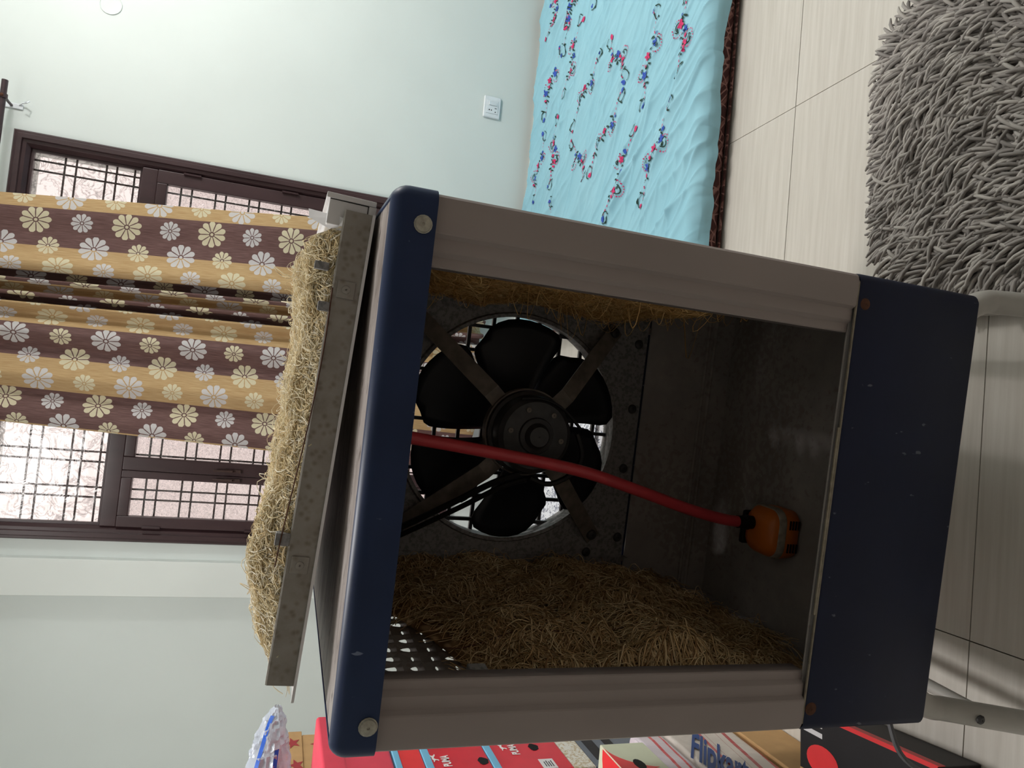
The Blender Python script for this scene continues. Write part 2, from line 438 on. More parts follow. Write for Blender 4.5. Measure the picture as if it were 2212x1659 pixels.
def spline(pts, n):
    """Catmull-Rom through points"""
    P = np.array([pts[0]] + list(pts) + [pts[-1]], float); out = []
    k = len(pts) - 1
    for q in np.linspace(0, k, n):
        i = min(int(q), k - 1); t = q - i; a, b, c, d = P[i], P[i + 1], P[i + 2], P[i + 3]
        out.append(0.5 * (2 * b + (c - a) * t + (2 * a - 5 * b + 4 * c - d) * t * t + (3 * b - a - 3 * c + d) * t ** 3))
    return np.array(out)

# ------------------------------------------------------------------ the room
D = 3.62; XL, XR, YF, ZC = -1.95, 3.0, -2.6, 2.9
WX0, WX1, WZ0, WZ1 = -0.68, 1.03, 0.40, 2.45          # window opening
mb = MB(); T_ = 0.22
mb.box((XL - .2, D, 0), (WX0, D + T_, ZC)); mb.box((WX1, D, 0), (XR + .2, D + T_, ZC))
mb.box((WX0, D, 0), (WX1, D + T_, WZ0)); mb.box((WX0, D, WZ1), (WX1, D + T_, ZC))
tag(build('wall_back', mb, 'wall_paint'), 'pale mint painted wall around the barred window', 'wall', kind='structure')
mb = MB(); mb.box((-0.952, D - 0.05, 0), (-0.79, D, ZC))
tag(build('trim_1', mb, 'wall_paint_side', bevel=0.003), 'shallow pale pilaster on the wall left of the window', 'pilaster', kind='structure')
mb = MB(); mb.box((XR, YF, 0), (XR + .2, D, ZC)); tag(build('wall_right', mb, 'wall_paint'), 'pale mint side wall beyond the floor mattress', 'wall', kind='structure')
mb = MB(); mb.box((XL - .2, YF, 0), (XL, D, ZC)); tag(build('wall_left', mb, 'wall_paint_side'), 'pale side wall beyond the stacked boxes', 'wall', kind='structure')
mb = MB(); mb.box((XL - .2, YF - .2, 0), (XR + .2, YF, ZC)); tag(build('wall_front', mb, 'front_wall_bounce'), 'beige unseen wall behind the viewer', 'wall', kind='structure')  # never in view; its colour is chosen for the light it throws back
mb = MB(); mb.box((XL - .2, YF - .2, ZC), (XR + .2, D + T_, ZC + .15)); tag(build('ceiling', mb, 'ceiling_paint'), 'white painted ceiling', 'ceiling', kind='structure')
mb = MB(); mb.box((0.44, D - 0.012, 0), (XR, D, 0.105)); mb.box((XL, D - 0.012, 0), (-0.955, D, 0.105))
tag(build('baseboard_back', mb, 'wall_paint_side', bevel=0.003), 'low pale skirting along the window wall', 'skirting', kind='structure')
floor = None
mb = MB(); mb.box((XL - .2, YF - .2, -0.12), (XR + .2, D + T_, -0.004))
floor = tag(build('floor', mb, 'floor_joint'), 'pale wood-look tiled floor', 'floor', kind='structure')
TX, TY, X0, Y0 = 1.256, 0.597, 0.929, 0.987
tile = None
for i in range(-3, 3):
    for j in range(-7, 6):
        x0, y0 = X0 + i * TX, Y0 + j * TY
        lo = [max(x0, XL), max(y0, YF)]; hi = [min(x0 + TX, XR), min(y0 + TY, D)]
        if hi[0] - lo[0] < 0.02 or hi[1] - lo[1] < 0.02: continue
        g = 0.0011
        mb = MB(); mb.box((lo[0] + g, lo[1] + g, -0.0045), (hi[0] - g, hi[1] - g, 0.0))
        build('tile', mb, 'floor_tile', floor)
# ------------------------------------------------------------------ window
win = empty('window_1', (0.175, D, WZ0)); tag(win, 'dark brown wooden window with iron bars behind the curtain', 'window', kind='structure')
def wpart(name, mb, mat, parent=None, **k):
    p = parent or win
    off = Vector((0.175, D, WZ0)) if p is win else Vector((0, 0, 0))
    mb.v = [tuple(Vector(q) - (Vector((0.175, D, WZ0)))) for q in mb.v]
    return build(name, mb, mat, p, **k)
ox0, ox1, oz0, oz1 = -0.714, 1.072, 0.36, 2.49
def moulded(x0, x1, z0, z1, w, yf, yb):
    """mitred moulded frame ring: profile (inset, y)"""
    prof = [(0, yb), (0, yf + .012), (.006, yf + .004), (.014, yf + .004), (.018, yf), (w * .55, yf), (w * .6, yf + .010), (w * .8, yf + .013), (w, yf + .03), (w, yb)]
    mb = MB(); n = len(prof); vs = []
    for d, y in prof: vs += [(x0 + d, y, z0 + d), (x1 - d, y, z0 + d), (x1 - d, y, z1 - d), (x0 + d, y, z1 - d)]
    fs = [(i * 4 + j, i * 4 + (j + 1) % 4, (i + 1) * 4 + (j + 1) % 4, (i + 1) * 4 + j) for i in range(n - 1) for j in range(4)]
    fs += [((n - 1) * 4 + j, (n - 1) * 4 + (j + 1) % 4, (j + 1) % 4, j) for j in range(4)]
    return mb.add(vs, fs)
wpart('outer_frame', moulded(ox0, ox1, oz0, oz1, 0.066, D - 0.028, D + 0.07), 'window_wood')
ix0, ix1 = ox0 + .066, ox1 - .066
mb = MB(); mb.box((ix0, D - 0.012, 1.905), (ix1, D + .06, 1.972)); wpart('transom', mb, 'window_wood', bevel=.004)
posts = [-0.39, 0.17, 0.70]
mb = MB(); mb.box((ix0, D + .018, 1.972), (ix0 + .001, D + .02, oz1 - .066)); 
# fixed lights above
fx = [ix0, 0.17, ix1]
mb = MB(); mb.box((0.145, D - .008, 1.972), (0.195, D + .06, oz1 - .066)); wpart('mullion', mb, 'window_wood', bevel=.003)
for a, b in ((ix0, 0.145), (0.195, ix1)):
    mb = MB(); mb.box((a, D + .03, 1.972), (b, D + .034, oz1 - .066)); wpart('fixed_pane', mb, 'rippled_glass')
    mb = MB()
    for (p, q, r_, s_) in ((a, a + .012, 1.972, oz1 - .066), (b - .012, b, 1.972, oz1 - .066), (a + .012, b - .012, 1.972, 1.984), (a + .012, b - .012, oz1 - .078, oz1 - .066)):
        mb.box((p, D + .014, r_), (q, D + .03, s_))
    wpart('glazing_bead', mb, 'window_wood')
edges = [ix0, -0.39, 0.17, 0.70, ix1]
lz0, lz1 = oz0 + .066, 1.905
for i in range(4):
    a, b = edges[i] + .0004, edges[i + 1] - .0004
    wl = .05 if i in (0, 2) else .062; wr = .034 if i in (0, 2) else .062
    c = MB()
    c.box((a, D - .02, lz0), (a + wl, D + .02, lz1)); c.box((b - wr, D - .02, lz0), (b, D + .02, lz1))
    c.box((a + wl, D - .02, lz0), (b - wr, D + .02, lz0 + .05)); c.box((a + wl, D - .02, lz1 - .045), (b - wr, D + .02, lz1))
    cs = wpart('casement', c, 'window_wood', bevel=.004)
    g = MB(); g.box((a + wl, D + .004, lz0 + .05), (b - wr, D + .007, lz1 - .045)); wpart('pane', g, 'dusty_glass', cs)
    hx = b - wr * .5 if i in (0, 2) else a + wl * .4
    h = MB(); h.box((hx - .008, D - .034, 1.40), (hx + .008, D - .02, 1.47)); h.tube([(hx, D - .034, 1.435), (hx, D - .045, 1.435), (hx, D - .045, 1.52)], .005, 6)
    wpart('latch', h, 'grille_iron', cs)
    for hz in (1.72, 1.28):
        h = MB(); hx2 = a + .003 if i in (0, 2) else b - .003
        h.tube([(hx2, D - .026, hz), (hx2, D - .026, hz + .075)], .006, 6); wpart('hinge', h, 'window_wood', cs)
for zb in (2.308, 2.262, 2.139, 2.096, 2.02, 1.815, 1.767, 1.660, 1.614, 1.506, 1.459, 1.353, 1.307, 1.199, 1.153, 1.045, 1.0, .89, .846, .737, .69, .58, .536):
    mb = MB(); mb.tube([(WX0 + .005, D + .085, zb), (WX1 - .005, D + .085, zb)], .0045, 6); wpart('bar', mb, 'grille_iron')
xb = -0.535
while xb < 1.0:
    for q in (0, .046):
        mb = MB(); mb.tube([(xb + q, D + .092, WZ0 + .003), (xb + q, D + .092, WZ1 - .003)], .0045, 6); wpart('bar', mb, 'grille_iron')
    xb += .163
# ------------------------------------------------------------------ curtain and rod
pts = [(.82, 3.515), (.74, 3.50), (.65, 3.515), (.56, 3.505), (.505, 3.47), (.468, 3.49), (.470, 3.555), (.440, 3.548), (.425, 3.47), (.408, 3.50), (.410, 3.565), (.385, 3.56), (.368, 3.49),
       (.352, 3.50), (.355, 3.56), (.332, 3.555), (.318, 3.485), (.300, 3.50), (.275, 3.54), (.235, 3.50), (.195, 3.475), (.155, 3.50), (.12, 3.53), (.07, 3.51), (.0, 3.475), (-.055, 3.51), (-.085, 3.53), (-.13, 3.50), (-.18, 3.485), (-.225, 3.505)]
prof = spline(pts, 420)
seg = np.linalg.norm(np.diff(prof, axis=0), axis=1); sarc = np.r_[0, np.cumsum(seg)]
zs = np.linspace(2.53, 0.30, 60)
V = []; UV = []
for i, (x_, y_) in enumerate(prof):
    for z_ in zs:
        k = (2.48 - z_) / 1.27
        tt = (x_ + .225) / 1.045
        wob = 0.006 * math.sin(7 * z_ + 9 * tt) * min(1, max(0, (2.5 - z_)))
        V.append((x_ + (-.052 * (1 - tt) + .118 * tt) * (k - .45), y_ + wob + 0.01, z_)); UV.append((sarc[i], 2.6 - z_))
V = np.array(V); cur_o = quadmesh('curtain', V - np.array([.3, 3.5, 2.5]), gridfaces(len(prof), len(zs)), 'curtain_print', uv=UV)
cur_o.location = (.3, 3.5, 2.5)
sd = cur_o.modifiers.new('thickness', 'SOLIDIFY'); sd.thickness = 0.0015
tag(cur_o, 'gold and brown striped curtain printed with pale daisies before the window', 'curtain')
rod = empty('curtain_rod', (0.2, 3.515, 2.515)); tag(rod, 'dark metal curtain rod above the window, end standing clear', 'curtain rod')
mb = MB(); mb.tube([(-1.1, 0, 0), (1.045, 0, 0)], .0125, 14); autosmooth(build('pole', mb, 'rod_metal', rod))
for xb_ in (0.975, -1.02):
    mb = MB(); mb.tube([(xb_, .104, .0), (xb_, .06, .0), (xb_, .018, -.004)], .006, 8)
    R_ = Matrix.Rotation(math.pi / 2, 3, 'Y'); mb.lathe([(.0175, -.009), (.0175, .009), (.0128, .009), (.0128, -.009), (.0175, -.009)], 14, 0, (xb_, 0, 0), R_, caps=False)
    br = autosmooth(build('bracket', mb, 'rod_metal', rod))
    mb = MB(); mb.box((xb_ - .012, .099, -.045), (xb_ + .012, .104, .04)); build('bracket_plate', mb, 'white_plastic', br, bevel=.003)
    mb = MB(); mb.lathe([(.0, -.006), (.008, -.006), (.008, .0), (.004, .004), (.0, .004)], 10, 0, (xb_, -.017, .0), Matrix.Rotation(math.pi / 2, 3, 'X'), caps=False); build('set_screw', mb, 'rust', br)
    mb = MB(); mb.tube([(xb_ + .006, .098, -.03), (xb_ + .02, .085, -.055), (xb_ + .022, .07, -.075), (xb_ + .01, .06, -.07), (xb_ + .008, .07, -.055)], .003, 6); build('hook', mb, 'white_plastic', br)
# ------------------------------------------------------------------ switch socket and round cover on the wall
so = empty('switch_socket', (1.664, D, 0.345)); tag(so, 'white switch and socket plate low on the mint wall', 'socket')
mb = MB(); mb.box((-.059, -.012, -.047), (.059, 0, .047)); build('plate', mb, 'white_plastic', so, bevel=.006, segs=3)
mb = MB(); mb.box((-.036, -.0145, -.032), (.036, -.012, .032)); build('insert', mb, 'white_plastic', so, bevel=.001)
mb = MB(); mb.box((.008, -.020, -.022), (.026, -.014, .022), 0, Matrix.Rotation(.10, 3, 'X')); build('switch', mb, 'white_plastic', so, bevel=.001)
mb = MB()
for (sx, sz, sr) in ((-.018, .016, .0036), (-.018, .004, .0032), (-.006, -.016, .0026), (-.006, -.022, .0024), (-.026, -.018, .003)):
    mb.lathe([(sr, -.0003), (sr, .0003)], 10, 0, (sx, -.0148, sz), Matrix.Rotation(math.pi / 2, 3, 'X'))
build('pin_hole', mb, 'black_gap', so)
mb = MB(); prof_ = [(0.0, 0), (.041, 0), (.043, .002), (.0455, .002), (.0475, 0)]
mb.lathe([(.0475, .0), (.0470, .003), (.0445, .0035), (.0435, .0012), (.0415, .0010), (.001, .0012)], 32, 0, (0, 0, 0), Matrix.Rotation(math.pi / 2, 3, 'X'), caps=False)
cv = autosmooth(build('junction_cover', mb, 'wall_paint')); cv.location = (1.728, D - .0005, 2.185)
tag(cv, 'round painted-over junction cover high on the mint wall', 'cover')
# ------------------------------------------------------------------ blue bed: mattress on the floor and its sheet
BX0, BX1, BY0, BY1, BZ = 0.46, 2.75, 1.885, 3.57, 0.105
mo = empty('floor_mattress', (1.5, 2.7, 0)); tag(mo, 'brown patterned mattress lying on the floor under the light blue sheet', 'mattress')
mb = MB(); mb.box((BX0 - 1.5, BY0 - 2.7, 0.002), (BX1 - 1.5, BY1 - 2.7, BZ - .012)); build('body', mb, 'mattress_brown', mo, bevel=.035, segs=4)
mb = MB()
for zz in (.012, .078):
    a, b, c_, d_ = BX0 - 1.503, BX1 - 1.497, BY0 - 2.703, BY1 - 2.697
    mb.tube([(a + .03, c_, zz), (b - .03, c_, zz), (b, c_ + .03, zz), (b, d_ - .03, zz), (b - .03, d_, zz), (a + .03, d_, zz), (a, d_ - .03, zz), (a, c_ + .03, zz), (a + .03, c_, zz)], .005, 6)
build('piping', mb, 'mattress_brown', mo)
def bed_h(x, y):
    """height of the wrinkled sheet"""
    x = np.asarray(x, float); y = np.asarray(y, float)
    h = np.zeros_like(x)
    for k, (ang, fr, st, amp, sd_) in enumerate(((-.72, 3.4, .75, .018, 3), (-.55, 8.5, .9, .013, 4), (-.95, 13, 1.5, .0105, 4), (-.45, 24, 2.0, .0090, 4), (-.8, 32, 2.6, .0065, 4), (-.1, 20, 2.4, .0055, 4))):
        a = x * math.cos(ang) + y * math.sin(ang); b = -x * math.sin(ang) + y * math.cos(ang)
        b2 = b + .10 * vnoise(a * 2.1 + 9, b * 2.1 + 3, 30 + k)
        n = vnoise(a * st * .8 + 40, b2 * fr + 40, 10 + k)
        h += amp * (1 - np.abs(2 * n - 1)) ** float(sd_) * (0.25 + 1.1 * vnoise(x * 2.1 + 20, y * 2.1 + 11, 50 + k))
    near = np.clip((2.12 - y) / .25, 0, 1)
    h += near * .010 * (vnoise(x * 9 + 3, y * 3 + 7, 77) - .4)
    return h
nx, ny = 620, 460
gx = np.linspace(-0.035, 2.25, nx); gy = np.linspace(-0.12, 1.69, ny)     # cloth coordinates from the mattress's near-left corner
GX, GY = np.meshgrid(gx, gy, indexing='ij')
hem = 0.040 + .022 * vnoise(GX * 4.0 + 5, GX * 0 + 2, 91) + .010 * vnoise(GX * 15, GX * 0, 92) + .028 * np.clip((1.05 - GX) / .6, 0, 1) * 0 
def wrap(c, rad=.035):
    """cloth running over an edge: returns (inward offset, drop)"""
    arc = rad * math.pi / 2
    inn = np.where(c >= rad, c, 0.0); dr = np.zeros_like(c)
    t = np.clip((rad - c) / arc, 0, 1) * math.pi / 2
    m1 = c < rad
    inn = np.where(m1, rad - rad * np.sin(t), inn); dr = np.where(m1, rad - rad * np.cos(t), dr)
    over = np.clip((rad - c) - arc, 0, None)
    return inn, dr + over
cyv = np.where(GY < 0.035, 0.035 + (GY - .035) * (hem + .02) / .155 * 1.0, GY)
iy, dy = wrap(cyv); ix, dx = wrap(GX)
drop = np.minimum(np.maximum(dy, dx), BZ - .012)
flat = np.clip(1 - drop / .03, 0, 1)
WXs = BX0 - .006 + ix; WYs = BY0 - .008 + iy
rip = .011 * (vnoise(GX * 26, GY * 6, 61) - .3) * np.clip(dy / .02, 0, 1)
H_ = bed_h(WXs, WYs)
WZs = BZ - .004 + H_ * (0.25 + .75 * flat) - drop
WYs = WYs - np.abs(rip) * 1.2 - .004 * np.clip(dy / .02, 0, 1)
WXs = WXs - .003 * np.clip(dx / .02, 0, 1)
V = np.stack([WXs - 1.5, WYs - 2.7, np.maximum(WZs, .006)], -1).reshape(-1, 3)
bs = quadmesh('bed_sheet', V, gridfaces(nx, ny), 'blue_sheet'); bs.location = (1.5, 2.7, 0)
sd = bs.modifiers.new('thickness', 'SOLIDIFY'); sd.thickness = 0.001; sd.offset = 1
tag(bs, 'crumpled light blue bed sheet embroidered with pink and blue flower vines', 'bed sheet')
# loose corner of the sheet trailing on the floor
cg = np.linspace(0, 1, 26); CU, CV = np.meshgrid(cg, cg, indexing='ij')
cx_ = .455 - .13 * CU * (1 - .6 * np.abs(CV - .5)); cy2 = 3.40 + (CV - .5) * .30 * (1 - .75 * CU)
cz_ = np.maximum(.012, .085 * (1 - CU * 2.4)) + .02 * vnoise(CU * 5, CV * 5, 3) + .012 * vnoise(CU * 2, CV * 14, 4)
quadmesh('loose_corner', np.stack([cx_ - 1.5, cy2 - 2.7, cz_], -1).reshape(-1, 3), gridfaces(26, 26), 'blue_sheet', bs)
# embroidered vines: flat stitched shapes that follow the cloth
def unproj(ix_, iy_, z):
    u, v = 1659 - iy_, ix_
    d = Fv + Rv * ((u - 829.5) / F_PX) - Uv2 * ((v - 1106) / F_PX)
    t = (z - CAM_H) / d.z; return Vector((0, 0, CAM_H)) + d * t
def vine(A, B, flip, tips, mid=True):
    """A, B: bed-plane ends; builds one S-shaped spray as a single stitched part"""
    mb = MB(); ax = (B - A); L = ax.length; ax = ax / L; nx_ = Vector((-ax.y, ax.x)) * flip
    def P(t, o): return A + ax * (t * L) + nx_ * o
    def poly(pts_, mi):
        vs = [(q.x, q.y, 0) for q in pts_]; mb.add(vs, [tuple(range(len(vs)))], mi)
    def ell(c, dirv, a, b, mi, n=8):
        d = dirv.normalized(); e = Vector((-d.y, d.x))
        poly([c + d * (a * math.cos(2 * math.pi * k / n)) + e * (b * math.sin(2 * math.pi * k / n)) for k in range(n)], mi)
    def line(pts_, w, mi):
        for a, b in zip(pts_[:-1], pts_[1:]):
            d = (b - a)
            if d.length < 1e-6: continue
            e = Vector((-d.y, d.x)).normalized() * w
            poly([a - e, b - e, b + e, a + e], mi)
    def flower(c, mi, s=1.0, open_=True):
        s *= .78
        a0 = random.random() * 6
        n = 5 if open_ else 3
        for k in range(n):
            an = a0 + k * (2 * math.pi / n if open_ else .7); d = Vector((math.cos(an), math.sin(an)))
            ell(c + d * .0105 * s, d, .0115 * s, .0068 * s, mi)
    def leaf(c, d, s=1.0):
        s *= .85; ell(c + d.normalized() * .009 * s, d, .011 * s, .0048 * s, 2, 6)
    amp = min(.020, L * .045)
    def stem(t): return P(t, amp * math.sin(t * 2 * math.pi))
    T = [k / 36 for k in range(37)]
    # stem as short stitches: dotted near the ends, leafy in the middle
    for k in range(36):
        if k % 2 == 0: line([stem(T[k]), stem(T[k + 1])], .0019, 0 if (k < 9 or k > 27) else 2)
    for e, t0, mi in ((0, .02, tips[0]), (1, .98, tips[1])):
        c = stem(t0); sg = 1 if e == 0 else -1
        loop = [c + (ax * (math.sin(w) * .026) * sg + nx_ * ((1 - math.cos(w)) * .017) * sg) for w in np.linspace(0, 5.2, 12)]
        line(loop, .0019, 2); flower(c - ax * .012 * sg, mi, 1.05, False); leaf(loop[4], nx_ * sg); leaf(loop[7], -ax * sg, .8)
    for k, t in enumerate((.27, .36, .46, .55, .65, .74)):
        c = stem(t); sg = 1 if k % 2 else -1
        leaf(c + nx_ * .004 * sg, nx_ * sg + ax * .4); leaf(stem(t + .03), -nx_ * sg + ax * .3, .85)
        if k in (1, 2, 4): flower(c + nx_ * .016 * sg, (0 if k == 2 else 1) if flip > 0 else (1 if k == 2 else 0), 1.0)
        else: flower(c - nx_ * .012 * sg, 1 if k == 0 else 0, .75, False)
    if mid:
        for t0, sg in ((.38, 1), (.62, -1)):
            c0 = stem(t0) + nx_ * .036 * sg
            for k, w in enumerate(np.linspace(-2.4, 2.2, 15)):
                rr = .034 - .0007 * k
                ell(c0 + (ax * math.sin(w) * -sg + nx_ * math.cos(w) * sg) * rr, ax, .0030, .0030, 0, 5)
            line([c0 + (ax * math.sin(w) * sg + nx_ * math.cos(w) * sg) * .017 for w in np.linspace(-1.8, 1.9, 8)], .0019, 2)
            leaf(c0, ax * sg, .9)
    vv = np.array(mb.v); vz = bed_h(vv[:, 0], vv[:, 1]) + BZ - .004 + .0050
    mb.v = [(a - 1.5, b - 2.7, z) for (a, b, _), z in zip(mb.v, vz)]
    return build('embroidered_vine', mb, ['stitch_pink', 'stitch_blue', 'stitch_green'], bs, fix=False)
K7 = 560 / 1720.0
vl = [((375, -120), (265, 250)), ((490, -160), (390, 170)), ((640, -260), (570, 40)), ((350, 320), (245, 790)), ((515, 140), (370, 630)), ((610, 350), (440, 860)), ((680, 260), (760, 530)),
      ((965, 80), (900, 700)), ((1195, -60), (1115, 500)), ((740, 610), (560, 1170)), ((340, 780), (275, 1240)), ((230, 900), (175, 1330)), ((435, 930), (500, 1210)), ((1080, 670), (890, 1350)),
      ((850, 860), (645, 1450)), ((290, 1340), (240, 1760)), ((825, 1500), (700, 2000)), ((1080, 1510), (930, 2150)), ((390, 1500), (360, 1900))]
for k, (a, b) in enumerate(vl * 2):
    A = unproj(1100 + a[0] * K7, a[1] * K7, BZ + .01).to_2d(); B = unproj(1100 + b[0] * K7, b[1] * K7, BZ + .01).to_2d()
    if k >= len(vl):            # the print goes on over the part of the bed beyond the picture
        A.x += 1.05; B.x += 1.05
        if min(A.x, B.x) < 1.75: continue
    if min(A.y, B.y) < BY0 + .012 or max(A.y, B.y) > BY1 - .01 or min(A.x, B.x) < BX0 + .03 or max(A.x, B.x) > BX1 - .03: continue
    vine(A, B, 1 if k % 2 else -1, (k % 2, (k // 2) % 2))
# ------------------------------------------------------------------ second mattress seen through the fan
pm = empty('paisley_mattress', (-.45, 2.95, 0)); tag(pm, 'floor mattress under a white cloth printed with grey paisley', 'mattress')
mb = MB(); mb.box((-.62, -.50, .002), (.66, .60, .10)); build('body', mb, 'paisley', pm, bevel=.03, segs=4)
V = []; n_ = 40
for i in range(n_):
    for j in range(n_): V.append((-.615 + i / (n_ - 1) * 1.27, -.495 + j / (n_ - 1) * 1.09, .101 + .018 * float(vnoise(np.array(i * .25), np.array(j * .25), 5))))
quadmesh('cloth', np.array(V), gridfaces(n_, n_), 'paisley', pm)
# ------------------------------------------------------------------ shaggy rug
RC = Vector((.675, .905)); RHX, RHY, RRAD, RROT = .345, .325, .245, 0.05
ru = empty('shag_rug', (RC.x, RC.y, 0), RROT); tag(ru, 'grey shaggy rug with long yarn pile on the tiles', 'rug')
poly = []
for (qx, qy, a0) in ((1, 1, 0), (-1, 1, 90), (-1, -1, 180), (1, -1, 270)):
    for k in range(9):
        a = math.radians(a0 + k * 11.25); poly.append((qx * (RHX - RRAD) + RRAD * math.cos(a), qy * (RHY - RRAD) + RRAD * math.sin(a)))
mb = MB(); mb.prism(poly, lambda a, b, h: (a * .985, b * .985, h), .001, .012); build('backing', mb, 'rug_backing', ru)
N = 6800; xs = rng.uniform(-RHX, RHX, N * 2); ys = rng.uniform(-RHY, RHY, N * 2)
qx = np.abs(xs) - (RHX - RRAD); qy = np.abs(ys) - (RHY - RRAD)
ok = (np.hypot(np.maximum(qx, 0), np.maximum(qy, 0)) < RRAD - .006)
xs, ys = xs[ok][:N], ys[ok][:N]; N = len(xs)
th = np.pi / 2 + rng.normal(0, .30, N) + 1.7 * (vnoise(xs * 7 + 30, ys * 7 + 30, 8) - .5)
# near the edges the yarns fan outwards
ed = np.clip(np.maximum(np.abs(xs) / RHX, np.abs(ys) / RHY) - .80, 0, .2) / .2
out = np.arctan2(ys / RHY ** 2, xs / RHX ** 2)
dvx = np.cos(th) * (1 - ed) + np.cos(out) * ed * 1.4; dvy = np.sin(th) * (1 - ed) + np.sin(out) * ed * 1.4
th = np.arctan2(dvy, dvx)
K = 7; ln = rng.uniform(.075, .115, N) * (1 - .45 * ed); bend = rng.normal(0, .5, N); top = rng.uniform(.022, .048, N)
P = np.zeros((N, K, 3)); P[:, 0] = np.stack([xs, ys, np.full(N, .008)], -1)
for k in range(1, K):
    t = k / (K - 1); a = th + bend * t
    st = ln / (K - 1) * (0.35 + .75 * min(1, t * 1.6))
    P[:, k, 0] = P[:, k - 1, 0] + np.cos(a) * st; P[:, k, 1] = P[:, k - 1, 1] + np.sin(a) * st
    P[:, k, 2] = .008 + top * math.sin(math.pi * min(t * 1.05, 1) * .72) * (1 - .25 * ed)
rad = .0040 * np.array([.8, 1, 1, 1, 1, .95, .55])
V, Fq = tubes(P, rad, 5); po = quadmesh('pile', V, Fq, 'rug_yarn', ru); po['kind'] = 'stuff'
# ------------------------------------------------------------------ desert cooler (opened at the back)
PHI = -0.0798; CX, CY = -0.0765, 0.8139
CW_, CDP, ZB, ZT = 0.33, 0.60, 0.270, 1.158
def cw(x, y, z):
    return Vector((CX + x * math.cos(PHI) - y * math.sin(PHI), CY + x * math.sin(PHI) + y * math.cos(PHI), z))
co = empty('desert_cooler', (CX, CY, 0), PHI)
tag(co, 'blue and grey metal desert cooler with its back panel taken off', 'air cooler')
def rring(prof, x0, x1, y0, y1, r=.02, k=5, close=False):
    mb = MB(); n = 4 * (k + 1); vs = []
    for d, z in prof:
        for (cx0, cy0, a0) in ((x1 - r, y1 - r, 0), (x0 + r, y1 - r, 90), (x0 + r, y0 + r, 180), (x1 - r, y0 + r, 270)):
            for i in range(k + 1):
                a = math.radians(a0 + 90 * i / k); rr = max(r - d, .0005); ex = max(d - r, 0)
                sx = (1 if cx0 > (x0 + x1) / 2 else -1); sy = (1 if cy0 > (y0 + y1) / 2 else -1)
                vs.append((cx0 - sx * ex + rr * math.cos(a), cy0 - sy * ex + rr * math.sin(a), z))
    m_ = len(prof)
    fs = [(i * n + j, i * n + (j + 1) % n, (i + 1) * n + (j + 1) % n, (i + 1) * n + j) for i in range(m_ - 1) for j in range(n)]
    if close: fs += [((m_ - 1) * n + j, (m_ - 1) * n + (j + 1) % n, (j + 1) % n, j) for j in range(n)]
    return mb.add(vs, fs)
# tank skirt (blue) and liner
autosmooth(build('tank_skirt', rring([(.004, ZB), (.0, ZB + .006), (0, .494), (.0015, .497), (.003, .494), (.003, ZB + .01), (.004, ZB)], -CW_, CW_, -.002, CDP, .014), 'blue_paint_tank', co), 50)
mb = MB()
a, b, c_, d_, z0, z1, zr = -.322, .322, .012, CDP - .012, .286, .497, .003
mb.box((a, c_, z0 - .004), (b, d_, z0))
mb.box((a, c_, z0), (b, c_ + zr, z1)); mb.box((a, d_ - zr, z0), (b, d_, z1)); mb.box((a, c_, z0), (a + zr, d_, z1)); mb.box((b - zr, c_, z0), (b, d_, z1))
build('tank_liner', mb, 'tank_zinc', co)
mb = MB()
for zz in (.335, .352): mb.tube([(a + .004, d_ - .005, zz), (b - .004, d_ - .005, zz)], .004, 8)
autosmooth(build('tank_bead', mb, 'tank_zinc', co))
mb = MB()
mb.box((-.318, .0, .4955), (.318, .004, .4985)); mb.box((-.16, .0005, .4985), (.11, .004, .5015))
build('tank_rim', mb, 'bare_edge', co, bevel=.001)
# corner posts with stepped beads
def post(sx, y0, sy):
    pr = [(.245, .034), (.245, .014), (.2465, .0125), (.2575, .0125), (.2615, .0075), (.263, .0065), (.2785, .0065), (.2825, .001), (.2845, 0), (.318, 0), (.3245, .002), (.328, .0065), (.329, .013), (.329, .062)]
    mb = MB(); n = len(pr)
    inner = [(x - .0012 if i > 9 else x + .0, y + .0015) for i, (x, y) in enumerate(pr)]
    loop = pr + inner[::-1]
    mb.prism([(sx * x, y0 + sy * y) for x, y in loop], lambda p, q, h: (p, q, h), .499, 1.108)
    return autosmooth(build('corner_post', mb, 'grey_paint', co), 25)
for sx in (1, -1):
    post(sx, 0.0, 1); post(sx, CDP - .002, -1)
# louvred side sheets: rows of scoops, each punched through
def louvre(sx):
    mb = MB(); xw = sx * .322
    pz, py = .0315, .034; k = 0
    for i in range(19):
        for j in range(14):
            z0 = .503 + i * pz; y0 = .062 + j * py
            if (i % 2 == 0 and (i + j) % 3 != 0) or i == 17: sc = .20 + .22 * ((i * 7 + j * 3) % 4) / 3
            else: sc = .02
            o = [(0, 0), (.5, 0), (1, 0), (1, .5), (1, 1), (.5, 1), (0, 1), (0, .5)]
            ho = [(.5 - .24, .32), (.5, .29), (.5 + .26, .32), (.5 + .30, .38), (.5 + .20, .38 + sc * .8), (.5 + .05, .40 + sc * 1.15), (.5 - .16, .38 + sc * .8), (.5 - .28, .38)]
            vs = [(xw, y0 + p * py, z0 + q * pz) for p, q in o] + [(xw + sx * .003, y0 + (.5 + (p - .5) * .72) * py, z0 + q * pz) for p, q in ho]
            mb.add(vs, [(t, (t + 1) % 8, 8 + (t + 1) % 8, 8 + t) for t in range(8)])
    mb.box((xw - .001, .03, .499), (xw + .001, .0615, 1.108)); mb.box((xw - .001, .5385, .499), (xw + .001, CDP - .03, 1.108))
    return build('louvre_sheet', mb, 'tank_zinc', co, fix=False)
louvre(1); louvre(-1)
